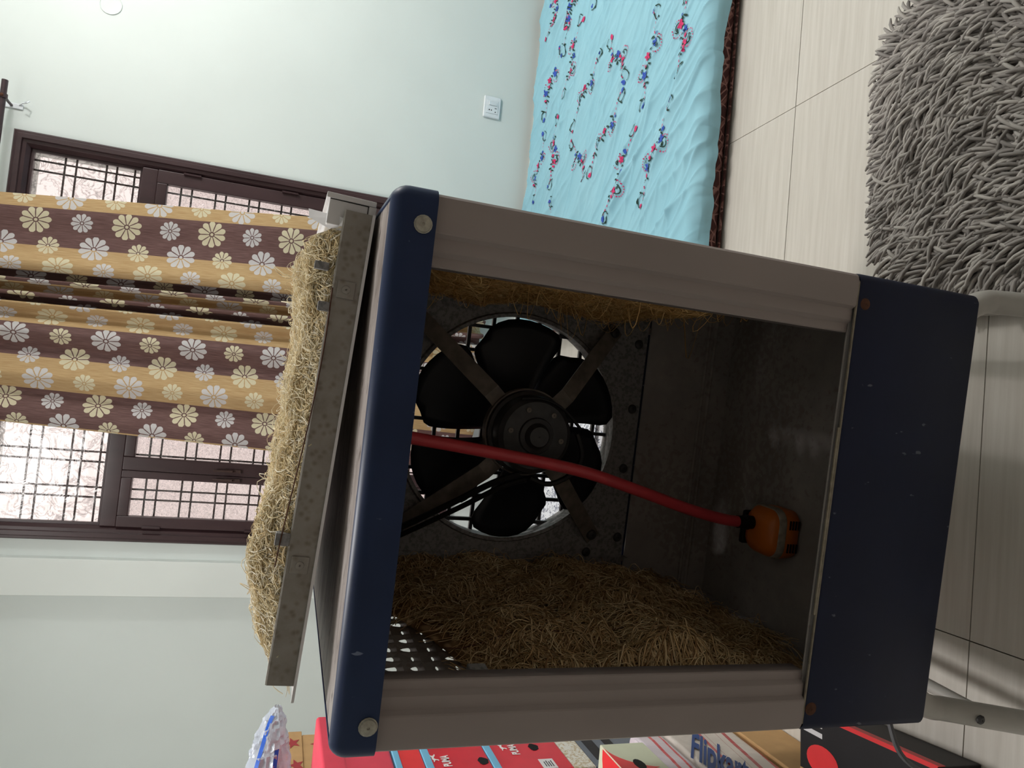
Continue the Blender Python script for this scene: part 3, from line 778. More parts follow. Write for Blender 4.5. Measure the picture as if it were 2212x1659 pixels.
# top band (blue), roof sheet
TB = 1.1055
autosmooth(build('top_band', rring([(.003, TB + .004), (.0, TB), (-.0, TB + .002), (0, ZT - .020), (.0006, ZT - .015), (.0025, ZT - .010), (.0058, ZT - .0055), (.010, ZT - .002), (.0145, ZT - .0003), (.0175, ZT), (.0185, ZT - .001), (.0185, ZT - .006), (.003, TB + .004)], -CW_ - .002, CW_ + .002, -.009, CDP + .004, .019), 'blue_paint', co), 50)
mb = MB(); mb.box((-CW_ + .012, .006, ZT - .006), (CW_ - .012, CDP - .010, ZT - .0015)); build('roof_sheet', mb, 'roof_sheet', co)
mb = MB(); mb.box((-CW_ + .004, .0, TB - .001), (CW_ - .004, .030, TB + .0015)); build('top_flange', mb, 'tank_zinc', co); mb = MB(); mb.box((-CW_ + .004, CDP - .03, TB - .001), (CW_ - .004, CDP, TB + .0015)); build('top_flange', mb, 'tank_zinc', co)
# bolts and rusted rivets
def bolt(x, y, z, r, mat, h=.004):
    mb = MB(); Rb = Matrix.Rotation(math.pi / 2, 3, 'X')
    mb.lathe([(r * 1.12, 0), (r * 1.12, h * .3), (r, h * .4), (r * .92, h * .8), (r * .6, h), (r * .18, h), (r * .14, h * .75), (.0002, h * .75)], 16, 0, (x, y, z), Rb, caps=False)
    return autosmooth(build('bolt', mb, mat, co), 35)
bolt(.288, -.0092, 1.1205, .0095, 'bolt_zinc'); bolt(-.289, -.0092, 1.1175, .0100, 'bolt_zinc')
bolt(.287, -.0015, .4855, .0075, 'rust', .002); bolt(-.295, -.0015, .488, .0085, 'rust', .002)
# fan panel with its round opening
FX_, FZ_, FR_, FY_ = .016, .800, .230, .565
mb = MB(); n = 72; vs = []; outer = []
hx0, hx1, hz0, hz1 = -.305, .305, .515, 1.104
for i in range(n):
    a = 2 * math.pi * i / n; ca, sa = math.cos(a), math.sin(a)
    vs.append((FX_ + FR_ * ca, FY_, FZ_ + FR_ * sa))
    t = 1e9
    for (e, d) in ((hx1 - FX_, ca), (hx0 - FX_, ca), (hz1 - FZ_, sa), (hz0 - FZ_, sa)):
        if abs(d) > 1e-6 and e / d > 0: t = min(t, e / d)
    outer.append((FX_ + t * ca, FY_, FZ_ + t * sa))
vs += outer
for q in list(vs[:n]): vs.append((q[0], FY_ + .045, q[2]))
fs = [(i, (i + 1) % n, n + (i + 1) % n, n + i) for i in range(n)] + [(i, (i + 1) % n, 2 * n + (i + 1) % n, 2 * n + i) for i in range(n)]
mb.add(vs, fs)
for (p, q) in ((hx0, hz0), (hx1, hz0), (hx1, hz1), (hx0, hz1)):
    # corner fillers
    near = min(range(n), key=lambda i: (outer[i][0] - p) ** 2 + (outer[i][2] - q) ** 2)
    for s_ in (1, -1):
        j = (near + s_) % n; mb.add([(p, FY_, q), outer[near], outer[j]], [(0, 1, 2)])
fp = build('fan_panel', mb, 'fan_panel_zinc', co)
sd = fp.modifiers.new('thickness', 'SOLIDIFY'); sd.thickness = .0015
mb = MB(); mb.lathe([(FR_, -.004), (FR_ - .004, -.006), (FR_ + .003, -.007), (FR_ + .006, -.002), (FR_ + .006, 0)], 72, 0, (FX_, FY_, FZ_), Matrix.Rotation(-math.pi / 2, 3, 'X'), caps=False); autosmooth(build('opening_rim', mb, 'fan_panel_zinc', co))
for (bx, bz) in ((.08, .532), (-.05, .536), (-.20, .53), (-.235, .60), (.22, .535)):
    b_ = bolt(bx, FY_ - .0005, bz, .009, 'motor_black', .006)
# outer front face with a grille of crossed bars
mb = MB(); yo = CDP - .004
mb.box((-.305, yo - .0015, .50), (.305, yo, .56)); mb.box((-.305, yo - .0015, 1.05), (.305, yo, 1.104)); mb.box((-.305, yo - .0015, .56), (-.245, yo, 1.05)); mb.box((.275, yo - .0015, .56), (.305, yo, 1.05))
build('front_sheet', mb, 'grey_paint', co)
for i in range(11):
    p = FX_ - .25 + i * .05
    mb = MB(); mb.box((p - .0035, yo + .001, FZ_ - .25), (p + .0035, yo + .008, FZ_ + .25)); build('grille_bar', mb, 'motor_black', co)
    mb = MB(); mb.box((FX_ - .25, yo + .008, FZ_ - .25 + i * .05 - .0035), (FX_ + .25, yo + .016, FZ_ - .25 + i * .05 + .0035)); build('grille_bar', mb, 'motor_black', co)
# fan: six broad blades on a hub, motor on four flat arms
hub = MB(); hub.lathe([(.001, -.03), (.05, -.03), (.058, -.02), (.058, .02), (.05, .03), (.001, .03)], 28, 0, (FX_, .545, FZ_), Matrix.Rotation(-math.pi / 2, 3, 'X'), caps=False)
hub = autosmooth(build('fan_hub', hub, 'fan_plastic', co))
for k in range(6):
    a0 = math.radians(13 + 60 * k); V = []; nr, na = 10, 9
    for i in range(nr):
        t = i / (nr - 1); r_ = .052 + t * (.222 - .052)
        half = math.radians(25 + 3.0 * math.sin(min(1, t * 1.15) * math.pi / 2)) * (1 - .22 * max(0, t - .86) / .14)
        skew = math.radians(-9 * t)
        for j in range(na):
            s_ = j / (na - 1) * 2 - 1
            rr = r_ - (.012 * t ** 4) * s_ ** 2 - (.020 * max(0, s_) ** 3 * t ** 3)
            a = a0 + skew + half * s_
            V.append((FX_ + rr * math.cos(a), .545 + s_ * (.026 - .008 * t) + .004 * (1 - s_ * s_), FZ_ + rr * math.sin(a)))
    bl = quadmesh('fan_blade', np.array(V), gridfaces(nr, na), 'fan_plastic', co)
    sd = bl.modifiers.new('thickness', 'SOLIDIFY'); sd.thickness = .0025
Rm = Matrix.Rotation(-math.pi / 2, 3, 'X')
mb = MB(); mb.lathe([(.001, -.072), (.018, -.072), (.022, -.066), (.024, -.060), (.032, -.058), (.034, -.054), (.062, -.052), (.070, -.046), (.073, -.038), (.073, -.012), (.079, -.010), (.079, .018), (.073, .020), (.073, .045), (.06, .055), (.02, .058), (.001, .058)], 40, 0, (FX_ + .004, .455, FZ_ + .004), Rm, caps=False)
mot = autosmooth(build('motor', mb, 'motor_black', co), 30)
for k in range(6):
    a = 2 * math.pi * k / 6 + .4; mb = MB(); mb.lathe([(.005, 0), (.005, -.004), (.002, -.005), (.001, -.005)], 10, 0, (FX_ + .004 + .050 * math.cos(a), .404, FZ_ + .004 + .050 * math.sin(a)), Rm, caps=False); build('screw', mb, 'arm_steel', mot)
mb = MB(); mb.lathe([(.080, -.006), (.083, -.006), (.083, .012), (.080, .012)], 40, 0, (FX_ + .004, .462, FZ_ + .004), Rm, caps=False); build('clamp_ring', mb, 'arm_steel', co)
for (ex, ez) in ((.232, .604), (-.190, .602), (.212, 1.010), (-.190, 1.004)):
    dx, dz = ex - FX_, ez - FZ_; L = math.hypot(dx, dz); ux_, uz_ = dx / L, dz / L; px_, pz_ = -uz_, ux_
    st = (FX_ + ux_ * .078, .463, FZ_ + uz_ * .078); md = (FX_ + ux_ * .11, .463, FZ_ + uz_ * .11); en = (ex, FY_ - .012, ez); fo = (ex + ux_ * .02, FY_ - .003, ez + uz_ * .02)
    w = .0165; mb = MB(); vs = []
    for q in (st, md, en, fo):
        for (s_, t_) in ((-1, 0), (1, 0), (1, .003), (-1, .003)): vs.append((q[0] + px_ * w * s_, q[1] + t_, q[2] + pz_ * w * s_))
    fs = [(i * 4 + j, i * 4 + (j + 1) % 4, (i + 1) * 4 + (j + 1) % 4, (i + 1) * 4 + j) for i in range(3) for j in range(4)] + [(3, 2, 1, 0), (12, 13, 14, 15)]
    mb.add(vs, fs); build('motor_arm', mb, 'arm_steel', co)
    bolt(ex + ux_ * .006, FY_ - .010, ez + uz_ * .006, .010, 'motor_black', .010)
mb = MB(); pth = spline([(-.21, .54, 1.04), (-.17, .50, .99), (-.12, .46, .925), (-.075, .43, .865), (-.055, .42, .82)], 20); mb.tube([Vector(q) for q in pth], .006, 8); mb.tube([Vector(q) + Vector((-.008, -.004, -.012)) for q in pth], .005, 8)
mb.tube([Vector(q) for q in spline([(.04, .395, .72), (.075, .40, .76), (.088, .40, .80), (.085, .40, .84)], 12)], .003, 6)
mb.tube([Vector(q) for q in spline([(-.06, .42, .80), (-.07, .42, .76), (-.045, .41, .72), (-.01, .41, .705), (.03, .41, .72)], 16)], .005, 6)
autosmooth(build('motor_cable', mb, 'black_rubber', co))
# wood-wool pads
def strands_on(surf, a_rng, b_rng, N, length, rad, pref, spread, curl, lift, K=8, seed=1, keep=None, flat=.45, hint=(0.3, .2, 1)):
    """curly wood-wool strands lying on surf(a, b, off) -> xyz arrays"""
    g = np.random.default_rng(seed)
    a = g.uniform(*a_rng, N * 3); b = g.uniform(*b_rng, N * 3)
    if keep is not None: k_ = keep(a, b); a, b = a[k_], b[k_]
    a, b = a[:N], b[:N]; N = len(a)
    th = pref + g.normal(0, spread, N) + np.pi * g.integers(0, 2, N); cu = g.normal(0, curl, N); ph_ = g.uniform(0, 6.3, N)
    ln = g.uniform(*length, N); lf = np.abs(g.normal(0, lift, N)); base = g.uniform(-.004, .004, N)
    P = np.zeros((N, K, 3))
    for k in range(K):
        t = k / (K - 1)
        P[:, k] = surf(a, b, base + lf * np.sin(np.pi * t) * (0.6 + .4 * np.sin(3 * t + ph_)))
        th = th + cu / K + .5 * np.sin(ph_ + 5 * t) / K * 2
        a = a + np.cos(th) * ln / (K - 1); b = b + np.sin(th) * ln / (K - 1)
    return tubes(P, rad * g.uniform(.6, 1.25, (N, 1)), 3, flat, hint)
# left pad
def lp_x(y, z, off=0):
    base = np.interp(z, [.36, .42, .547, .655, .75, .84, 1.0, 1.06], [.018, .038, .060, .082, .072, .060, .040, .020])
    base = base * np.clip((y - .015) / .07, .30, 1)
    return -.318 + base + .034 * (vnoise(y * 9 + 3, z * 9 + 5, 21) - .5) + .016 * (vnoise(y * 24, z * 24, 22) - .5) - .010 * np.exp(-((z - .725) / .010) ** 2) - .014 * np.exp(-((z - .60) / .010) ** 2 - ((y - .12) / .2) ** 2) + off
def lp_top(y): return np.interp(y, [0, .08, .14, .2, .3, .40, .46, .56], [.955, .950, .940, .945, .975, 1.02, 1.045, 1.045])
def lp_bot(y): return np.interp(y, [0, .1, .2, .25, .34, .40, .48, .56], [.45, .44, .39, .372, .365, .415, .43, .42])
def lp_keep(y, z): return (z < lp_top(y)) & (z > lp_bot(y))
def lp_surf(y, z, off):
    y = np.clip(y, .040, .556); return np.stack([lp_x(y, z, off), y, z], -1)
gy_ = np.linspace(.037, .552, 50); gt = np.linspace(0, 1, 60); GY2, GT2 = np.meshgrid(gy_, gt, indexing='ij')
GZ2 = lp_bot(GY2) + (lp_top(GY2) - lp_bot(GY2)) * GT2
tuck = np.clip(np.minimum(GT2, 1 - GT2) / .05, 0, 1) ** .5
Xp = -.318 + (lp_x(GY2, GZ2) + .318 - .004) * tuck
lpad = quadmesh('side_pad', np.stack([Xp, GY2, GZ2], -1).reshape(-1, 3), gridfaces(50, 60), 'wool_core_aged', co)
V1, F1 = strands_on(lp_surf, (.02, .55), (.36, 1.06), 13000, (.03, .08), .0013, .0, .8, 2.0, .006, seed=3, keep=lp_keep, hint=(1, .2, .1))
V2, F2 = strands_on(lp_surf, (.02, .55), (.36, 1.06), 500, (.03, .07), .0011, 1.57, .9, 2.5, .018, seed=4, keep=lambda y, z: lp_keep(y, z) & ((z > lp_top(y) - .02) | (z < lp_bot(y) + .03) | (y > .5)), hint=(1, .2, .1))
sp_ = quadmesh('strands', np.r_[V1, V2], np.r_[F1, F2 + len(V1)], 'wood_wool_aged', lpad); sp_['kind'] = 'stuff'
mb = MB()
for zz in (.725, .60): mb.tube([(float(lp_x(np.array(q), np.array(zz))) + .003, q, zz) for q in np.linspace(.02, .55, 24)], .0012, 5)
for yy in (.30, .17): mb.tube([(float(lp_x(np.array(yy), np.array(q))) + .003, yy, q) for q in np.linspace(.45, .99, 24)], .0012, 5)
build('retaining_wire', mb, 'rust', lpad)
mb = MB(); mb.box((-.29, .03, .965), (-.245, .055, .99)); build('pad_clip', mb, 'fan_panel_zinc', lpad, bevel=.002)
# right pad
def rp_x(y, z, off=0):
    return .318 - (np.interp(z, [.50, .56, .7, .9, 1.04, 1.1], [.018, .042, .056, .052, .048, .03]) + .032 * (vnoise(y * 8 + 1, z * 10 + 5, 31) - .5) + .010 * (vnoise(y * 21, z * 21, 32) - .5)) - off
def rp_surf(y, z, off):
    y = np.clip(y, .042, .556); z = np.clip(z, .46, 1.10); return np.stack([rp_x(y, z, off), y, z], -1)
gy_ = np.linspace(.036, .552, 40); gz_ = np.linspace(.505, 1.098, 50); GY2, GZ2 = np.meshgrid(gy_, gz_, indexing='ij')
rpad = quadmesh('side_pad', np.stack([rp_x(GY2, GZ2) + .004, GY2, GZ2], -1).reshape(-1, 3), gridfaces(40, 50), 'wood_wool_gold', co)
V1, F1 = strands_on(rp_surf, (.04, .55), (.52, 1.09), 6500, (.025, .06), .0010, 1.3, .8, 2.4, .005, seed=5, hint=(1, .2, .1))
V2, F2 = strands_on(rp_surf, (.05, .5), (.50, 1.05), 260, (.03, .07), .0010, 1.5, .9, 3.0, .026, seed=6, hint=(1, .2, .1))
sp_ = quadmesh('strands', np.r_[V1, V2], np.r_[F1, F2 + len(V1)], 'wood_wool_gold', rpad); sp_['kind'] = 'stuff'
# ------------------------------------------------------------------ pump and its red hose
pu = empty('water_pump', cw(-.118, .335, .287), PHI); tag(pu, 'orange submersible pump standing in the open tank of the cooler', 'pump')
body = MB()
def rr_ring(hx, hy, z, rad, n=6):
    out = []
    for (qx, qy, a0) in ((1, 1, 0), (-1, 1, 90), (-1, -1, 180), (1, -1, 270)):
        for k in range(n):
            a = math.radians(a0 + 90 * k / (n - 1)); out.append((qx * (hx - rad) + rad * math.cos(a), qy * (hy - rad) + rad * math.sin(a), z))
    return out
def stack_rings(mb, rings, mi=0):
    n = len(rings[0]); vs = [q for r in rings for q in r]
    fs = [(i * n + j, i * n + (j + 1) % n, (i + 1) * n + (j + 1) % n, (i + 1) * n + j) for i in range(len(rings) - 1) for j in range(n)]
    fs += [tuple(reversed(range(n))), tuple((len(rings) - 1) * n + j for j in range(n))]
    return mb.add(vs, fs, mi)
stack_rings(body, [rr_ring(.036, .036, 0, .018), rr_ring(.046, .044, .006, .024), rr_ring(.048, .046, .03, .026), rr_ring(.046, .044, .05, .026), rr_ring(.038, .036, .064, .024), rr_ring(.022, .02, .071, .016)])
autosmooth(build('body', body, 'pump_orange', pu), 60)
mb = MB(); stack_rings(mb, [rr_ring(.0485, .0465, .036, .027), rr_ring(.0492, .0472, .038, .027), rr_ring(.0475, .0455, .050, .027), rr_ring(.0465, .0445, .051, .026)]); autosmooth(build('label_band', mb, 'pump_label', pu), 50)
mb = MB(); mb.box((-.030, .040, .018), (.030, .0488, .068)); mb.box((-.036, .036, .046), (-.005, .049, .070)); build('grip', mb, 'black_rubber', pu, bevel=.004)
for s_ in (-1, 1):
    mb = MB()
    for q in range(4): mb.box((s_ * .022 - .0085, -.0478 + .0, .008 + q * .0065), (s_ * .022 + .0085, -.0455, .0105 + q * .0065))
    build('intake_slot', mb, 'black_rubber', pu)

mb = MB(); mb.lathe([(.013, 0), (.013, .016), (.0145, .017), (.0145, .024), (.012, .025), (.012, .04)], 16, 0, (.012, .012, .064)); autosmooth(build('outlet', mb, 'black_rubber', pu))
h = empty('hose_anchor'); bpy.data.objects.remove(h)
lp0 = Vector((.012, .012, .085))
def pl(x, y, z):   # cooler-local point to pump-local
    return Vector((x + .118, y - .335, z - .287))
path = spline([tuple(lp0), tuple(pl(-.103, .346, .42)), tuple(pl(-.088, .35, .50)), tuple(pl(-.058, .35, .615)), tuple(pl(-.030, .35, .735)), tuple(pl(-.010, .35, .90)), tuple(pl(.004, .35, 1.04)), tuple(pl(.010, .345, 1.10))], 48)
mb = MB(); mb.tube([Vector(q) for q in path], .0108, 14); autosmooth(build('hose', mb, 'red_hose', pu))
# ------------------------------------------------------------------ stand
sn = empty('cooler_stand', (CX, CY, 0), PHI); tag(sn, 'light grey tubular steel stand carrying the cooler', 'stand')
def arch(y):
    fy = y - .075 if y < .3 else y + .02
    p = [(-.338, fy, .012), (-.338, y, .165)]
    for k in range(1, 10):
        a = math.radians(180 - 90 * k / 9); p.append((-.253 + .085 * math.cos(a), y, .165 + .085 * math.sin(a)))
    q = [(-x_, y_, z_) for x_, y_, z_ in reversed(p)]
    return p + q
for y_ in (.062, .545):
    mb = MB(); mb.tube([Vector(q) for q in arch(y_)], .0195, 14); fr = autosmooth(build('leg_frame', mb, 'tube_paint', sn), 50)
    for s_ in (-1, 1):
        mb = MB(); mb.lathe([(.020, 0), (.023, .002), (.023, .02), (.0205, .024)], 14, 0, (s_ * .338, y_ - .075 if y_ < .3 else y_ + .02, 0)); build('rubber_foot', mb, 'black_rubber', fr)
        mb = MB(); mb.lathe([(.0075, 0), (.0075, .003), (.005, .005), (.001, .005)], 10, 0, (s_ * .338, y_ - (.040 if y_ < .3 else .0135), .125), Matrix.Rotation(math.pi / 2, 3, 'X'), caps=False); build('screw', mb, 'motor_black', fr)
for s_ in (-1, 1):
    mb = MB(); mb.box((s_ * .312 - .0125, .05, .235), (s_ * .312 + .0125, .54, .262)); build('side_rail', mb, 'tube_paint', sn, bevel=.003)
    mb = MB(); mb.tube([(s_ * .338, .030, .10), (s_ * .338, .553, .10)], .011, 10); autosmooth(build('tie_bar', mb, 'tube_paint', sn))
# mains cable
mb = MB(); pth = spline([tuple(cw(-.295, .12, .262)), tuple(cw(-.345, .07, .268)), tuple(cw(-.395, .042, .262)), tuple(cw(-.428, .035, .215)), tuple(cw(-.455, .03, .14)), tuple(cw(-.48, .02, .05)), tuple(cw(-.54, .0, .008)), tuple(cw(-.75, -.1, .006))], 40)
mb.tube([Vector(q) for q in pth], .0042, 8)
tag(autosmooth(build('mains_cable', mb, 'grey_cable')), 'grey mains cable hanging from under the cooler to the floor', 'cable')
# ------------------------------------------------------------------ removed back panel lying on the cooler
pn = empty('pad_panel', cw(.311, .118, ZT + .0035)); pn.rotation_euler = (Matrix.Rotation(PHI, 3, 'Z') @ Matrix.Rotation(.0535, 3, 'Y')).to_euler()
tag(pn, 'removed back panel with fresh straw wood-wool pad lying on top of the cooler', 'cooler panel')
PLn, PDp = .612, .46
mb = MB(); mb.box((-PLn - .02, -.002, 0), (0, PDp, .0025)); build('tray_sheet', mb, 'light_sheet', pn)
mb = MB(); mb.strip([(0, .0), (0.0, .0355), (.0015, .0375), (.012, .0375)], lambda a, b, h: (h, a, b + .001), -PLn, 0)
fs_ = build('frame_strip', mb, 'galvanised', pn); sd = fs_.modifiers.new('thickness', 'SOLIDIFY'); sd.thickness = .0015
mb = MB(); mb.box((-PLn - .02, -.004, .0), (-.0, .001, .0035)); build('strip_lip', mb, 'light_sheet', fs_)
for xq in (-.10, -.455):
    mb = MB(); mb.box((xq - .011, -.0022, .010), (xq + .011, -.0006, .032)); em = build('embossed_plate', mb, 'galvanised', fs_, bevel=.0007)
    mb = MB(); mb.lathe([(.0055, 0), (.005, .0016), (.002, .002), (.001, .002)], 12, 0, (xq, -.002, .021), Matrix.Rotation(math.pi / 2, 3, 'X'), caps=False); build('rivet', mb, 'galvanised', em)
mb = MB(); mb.box((-PLn, PDp - .002, .0025), (0, PDp, .036)); mb.box((-PLn, .002, .0025), (-PLn + .002, PDp - .002, .036)); build('frame_strip', mb, 'galvanised', pn)
# taller folded channel at the right-hand end
mb = MB(); mb.box((-.020, .012, .0025), (.0135, PDp, .0585)); ec = build('end_channel', mb, 'light_sheet', pn, bevel=.0015)
mb = MB(); mb.box((.0125, .0095, .0), (.0195, PDp, .0625)); mb.box((-.021, .0105, -.001), (.0125, .0128, .008)); build('hem', mb, 'light_sheet', ec, bevel=.0008)
mb = MB(); mb.box((-.019, .0113, .0090), (.0122, .0119, .0100)); mb.box((.0114, .0113, .0090), (.0124, .0119, .0580)); build('fold_gap', mb, 'black_gap', ec)
mb = MB(); mb.add([(-.010, .006, .036), (-.034, .006, .034), (-.001, .045, .082), (-.0108, .0068, .0355), (-.0342, .0068, .0335), (-.0018, .0458, .0815), (-.012, .046, .0795)], [(0, 2, 6, 1), (3, 4, 6, 5), (0, 1, 4, 3), (1, 6, 4), (0, 3, 5, 2), (2, 5, 6)])
build('bent_tab', mb, 'light_sheet', pn)
# pad
def tp_h(a, b, off=0):
    ea = np.clip(np.minimum(a + .612, -.012 - a) / .03, 0.02, 1) ** .6; eb = np.clip(np.minimum(b - .004, .445 - b) / .05, .02, 1) ** .6
    crest = np.interp(a, [-.60, -.55, -.455, -.35, -.28, -.185, -.055, -.02], [.040, .056, .068, .060, .056, .058, .070, .064])
    return .006 + (crest + .016 * (vnoise(a * 12 + 50, b * 12 + 9, 41) - .5) + .010 * (vnoise(a * 30 + 50, b * 30 + 9, 42) - .5)) * np.minimum(ea, .35 + .65 * eb) + off
def tp_surf(a, b, off):
    b = np.clip(b, .006, .45); a = np.minimum(a, -.022); return np.stack([a, b, tp_h(a, b, off)], -1)
ga = np.linspace(-.600, -.020, 80); gb = np.linspace(.006, .443, 50); GA, GB = np.meshgrid(ga, gb, indexing='ij')
pc = quadmesh('wood_wool_pad', np.stack([GA, GB, tp_h(GA, GB) - .004], -1).reshape(-1, 3), gridfaces(80, 50), 'wool_core', pn)
V1, F1 = strands_on(tp_surf, (-.60, -.025), (.006, .44), 11000, (.02, .055), .0009, .3, 1.0, 3.6, .004, seed=8)
def tf_surf(a, q, off):      # near face of the pad, q runs up it
    hh = tp_h(a, np.full_like(a, .03)); return np.stack([np.clip(a, -.605, -.022), np.maximum(.012 - .012 * np.sin(np.clip(q, 0, 1) * np.pi) - off + .022 * np.clip(q, 0, 1), np.where(q > .35, -.004, .004)), .02 + (hh - .02) * np.clip(q, 0, 1.05)], -1)
def tf(a, b, off): return tf_surf(a, b / .05, off)
V2, F2 = strands_on(tf, (-.60, -.03), (.0, .052), 5200, (.02, .05), .0009, .5, 1.0, 3.4, .003, seed=9, hint=(0, 1, .2))
V3, F3 = strands_on(tp_surf, (-.605, -.02), (.0, .44), 260, (.03, .06), .0009, 1.2, 1.2, 5.0, .016, seed=10)
V4, F4 = strands_on(tp_surf, (-.615, -.565), (.0, .30), 120, (.03, .06), .0009, .0, .7, 4.0, .012, seed=11)
oo = 0; Vs = []; Fs = []
for v_, f_ in ((V1, F1), (V2, F2), (V3, F3), (V4, F4)): Vs.append(v_); Fs.append(f_ + oo); oo += len(v_)
sp_ = quadmesh('strands', np.concatenate(Vs), np.concatenate(Fs), 'wood_wool_fresh', pc); sp_['kind'] = 'stuff'
for (xq, zq, w) in ((-.125, .046, .012), (-.425, .050, .016), (-.075, .058, .010)):
    mb = MB(); mb.box((xq - w / 2, .0005, zq - .012), (xq + w / 2, .012, zq + .006)); build('retaining_clip', mb, 'fan_panel_zinc', pn, bevel=.001)
mb = MB(); mb.tube([(q, .004 - .006 * math.sin((q + .6) * 5), .044 + .008 * math.sin(q * 9)) for q in np.linspace(-.46, -.10, 24)], .0009, 5); build('retaining_wire', mb, 'rust', pn)
# ------------------------------------------------------------------ packaging stacked left of the cooler
def pray(ix_, iy_):
    u, v = 1659 - iy_, ix_
    return Fv + Rv * ((u - 829.5) / F_PX) - Uv2 * ((v - 1106) / F_PX)
def PX(ix_, iy_, x):
    d = pray(ix_, iy_); return Vector((0, 0, CAM_H)) + d * (x / d.x)
def PY(ix_, iy_, y):
    d = pray(ix_, iy_); return Vector((0, 0, CAM_H)) + d * (y / d.y)
def text_mesh(name, body, mat, parent, frame, size, sx=1.0, bold=.0, shear=0.0):
    """flat lettering: frame = (origin, x direction, y direction)"""
    cu = bpy.data.curves.new('lettering', 'FONT'); cu.body = body; cu.size = 1.0; cu.offset = bold; cu.shear = shear; cu.align_x = 'LEFT'; cu.extrude = 0.0; cu.resolution_u = 3
    tmp = bpy.data.objects.new('lettering', cu); COL.objects.link(tmp)
    dg = bpy.context.evaluated_depsgraph_get(); me = bpy.data.meshes.new_from_object(tmp.evaluated_get(dg)); bpy.data.objects.remove(tmp)
    O, ex, ey = frame
    n_ = len(me.vertices); c0 = np.zeros(n_ * 3, np.float32); me.vertices.foreach_get('co', c0); c0 = c0.reshape(-1, 3)
    q = np.array(O)[None] + c0[:, :1] * np.array(ex)[None] * size * sx + c0[:, 1:2] * np.array(ey)[None] * size
    me.vertices.foreach_set('co', q.astype(np.float32).ravel()); me.materials.clear(); me.update(); me.name = name
    return link(name, me, mat, parent)
def on_face(poly, x, mat, name, parent, org, th=.0006):
    """thin printed shape on a face that looks to +x; poly in (y, z)"""
    mb = MB(); mb.prism(poly, lambda a, b, h: (x + h - org[0], a - org[1], b - org[2]), 0, th); return build(name, mb, mat, parent)
def carton_box(name, lo, hi, mat, label, cat, group=None, bevel=.003):
    org = ((lo[0] + hi[0]) / 2, (lo[1] + hi[1]) / 2, lo[2]); o = empty(name, org); tag(o, label, cat, group)
    mb = MB(); mb.box([a - b for a, b in zip(lo, org)], [a - b for a, b in zip(hi, org)]); build('body', mb, mat, o, bevel=bevel)
    return o, org
SX = -.80; SY0, SY1, SXL = 1.55, 1.88, -1.11
def zz(z): return CAM_H - (CAM_H - z) * (.80 / .75)
# grey box at the bottom with black tape
g_, og = carton_box('grey_box', (SXL, SY0 - .0, 0.0005), (SX, SY1, zz(.500)), 'slate_card', 'slate grey carton with a black tape strip at the foot of the far stack', 'box')
a1, a2 = PX(1258, 1610, SX), PX(1268, 1640, SX)
on_face([(1.565, .355), (1.70, .355), (1.70, .38), (1.565, .38)], SX, 'black_card', 'tape', g_, og)
on_face([(1.58, .405), (1.71, .405), (1.71, .435), (1.58, .435)], SX, 'black_card', 'tape', g_, og)
# thin speckled box
carton_box('speckled_box', (SXL + .01, SY0, zz(.500) + .0005), (SX, SY1 - .02, zz(.553)), 'speckle_card', 'thin cream speckled box between the grey carton and the red shoe boxes', 'box')
# shoe boxes
CAT = [(-.020, .004), (-.012, .003), (-.004, .006), (.004, .005), (.010, .009), (.016, .012), (.019, .010), (.018, .0075), (.013, .006), (.011, .002), (.015, -.002), (.019, -.003), (.018, -.005), (.012, -.0045), (.006, -.001), (-.001, .0005), (-.006, -.003), (-.008, -.008), (-.011, -.011), (-.0145, -.0095), (-.0115, -.007), (-.0105, -.003), (-.013, .0), (-.020, .002)]
def shoe_box(z0, z1, label, logo, dy=0.0, plate=False):
    lo, hi = (SXL + .02, SY0 + dy, z0), (SX, SY1 + dy - .01, z1)
    o, org = carton_box('shoe_box', lo, hi, 'box_red', label, 'shoe box', 'red shoe boxes in the far stack')
    mb = MB(); mb.box((lo[0] - .002 - org[0], lo[1] - .002 - org[1], z1 - .018 - org[2]), (hi[0] + .002 - org[0], hi[1] + .002 - org[1], z1 + .0005 - org[2])); build('lid_edge', mb, 'lid_blue', o, bevel=.002)
    if logo:
        ly, lz, hy, hz = logo
        fr = ((SX + .0012 - org[0], ly - org[1], lz - org[2]), (0, 1, 0), (0, 0, 1))
        text_mesh('lettering', 'PUMA', 'ink_white', o, fr, .027, .72, .035)
        on_face([(ly + .043 + a * .95, lz + .034 + b * .95) for a, b in CAT], SX + .0006, 'ink_white', 'leaping_cat_emblem', o, org)
        on_face([(hy + .017 * math.cos(t) * (1 + .12 * math.sin(3 * t)), hz + .0125 * math.sin(t) * (1 + .10 * math.cos(5 * t))) for t in np.linspace(0, 2 * math.pi, 15)[:-1]], SX + .0004, 'black_gap', 'finger_hole', o, org)
    if plate:
        py, pz = plate
        on_face([(py - .022, pz - .018), (py + .022, pz - .018), (py + .022, pz + .018), (py - .022, pz + .018)], SX + .0006, 'paper_white', 'size_label', o, org)
        for k in range(4): on_face([(py - .014, pz - .011 + k * .006), (py + .012 - .004 * (k % 2), pz - .011 + k * .006), (py + .012 - .004 * (k % 2), pz - .009 + k * .006), (py - .014, pz - .009 + k * .006)], SX + .0013, 'ink_dark', 'print_line', o, org)
    return o
q1 = PX(1168, 1622, SX); q2 = PX(1112, 1618, SX); q3 = PX(1184, 1650, SX)
shoe_box(zz(.553) + .0005, zz(.733), 'red shoe box with a white size label, lowest of the red stack', (q2.y - .03, q2.z - .004, q1.y + .02, q1.z + .012), 0, (q3.y, q3.z))
q1 = PX(1044, 1644, SX); q2 = PX(967, 1655, SX)
shoe_box(zz(.733) + .001, zz(.878), 'red shoe box with white cat logo and a torn finger hole, middle of the stack', (q2.y - .004, q2.z - .010, q1.y, q1.z))
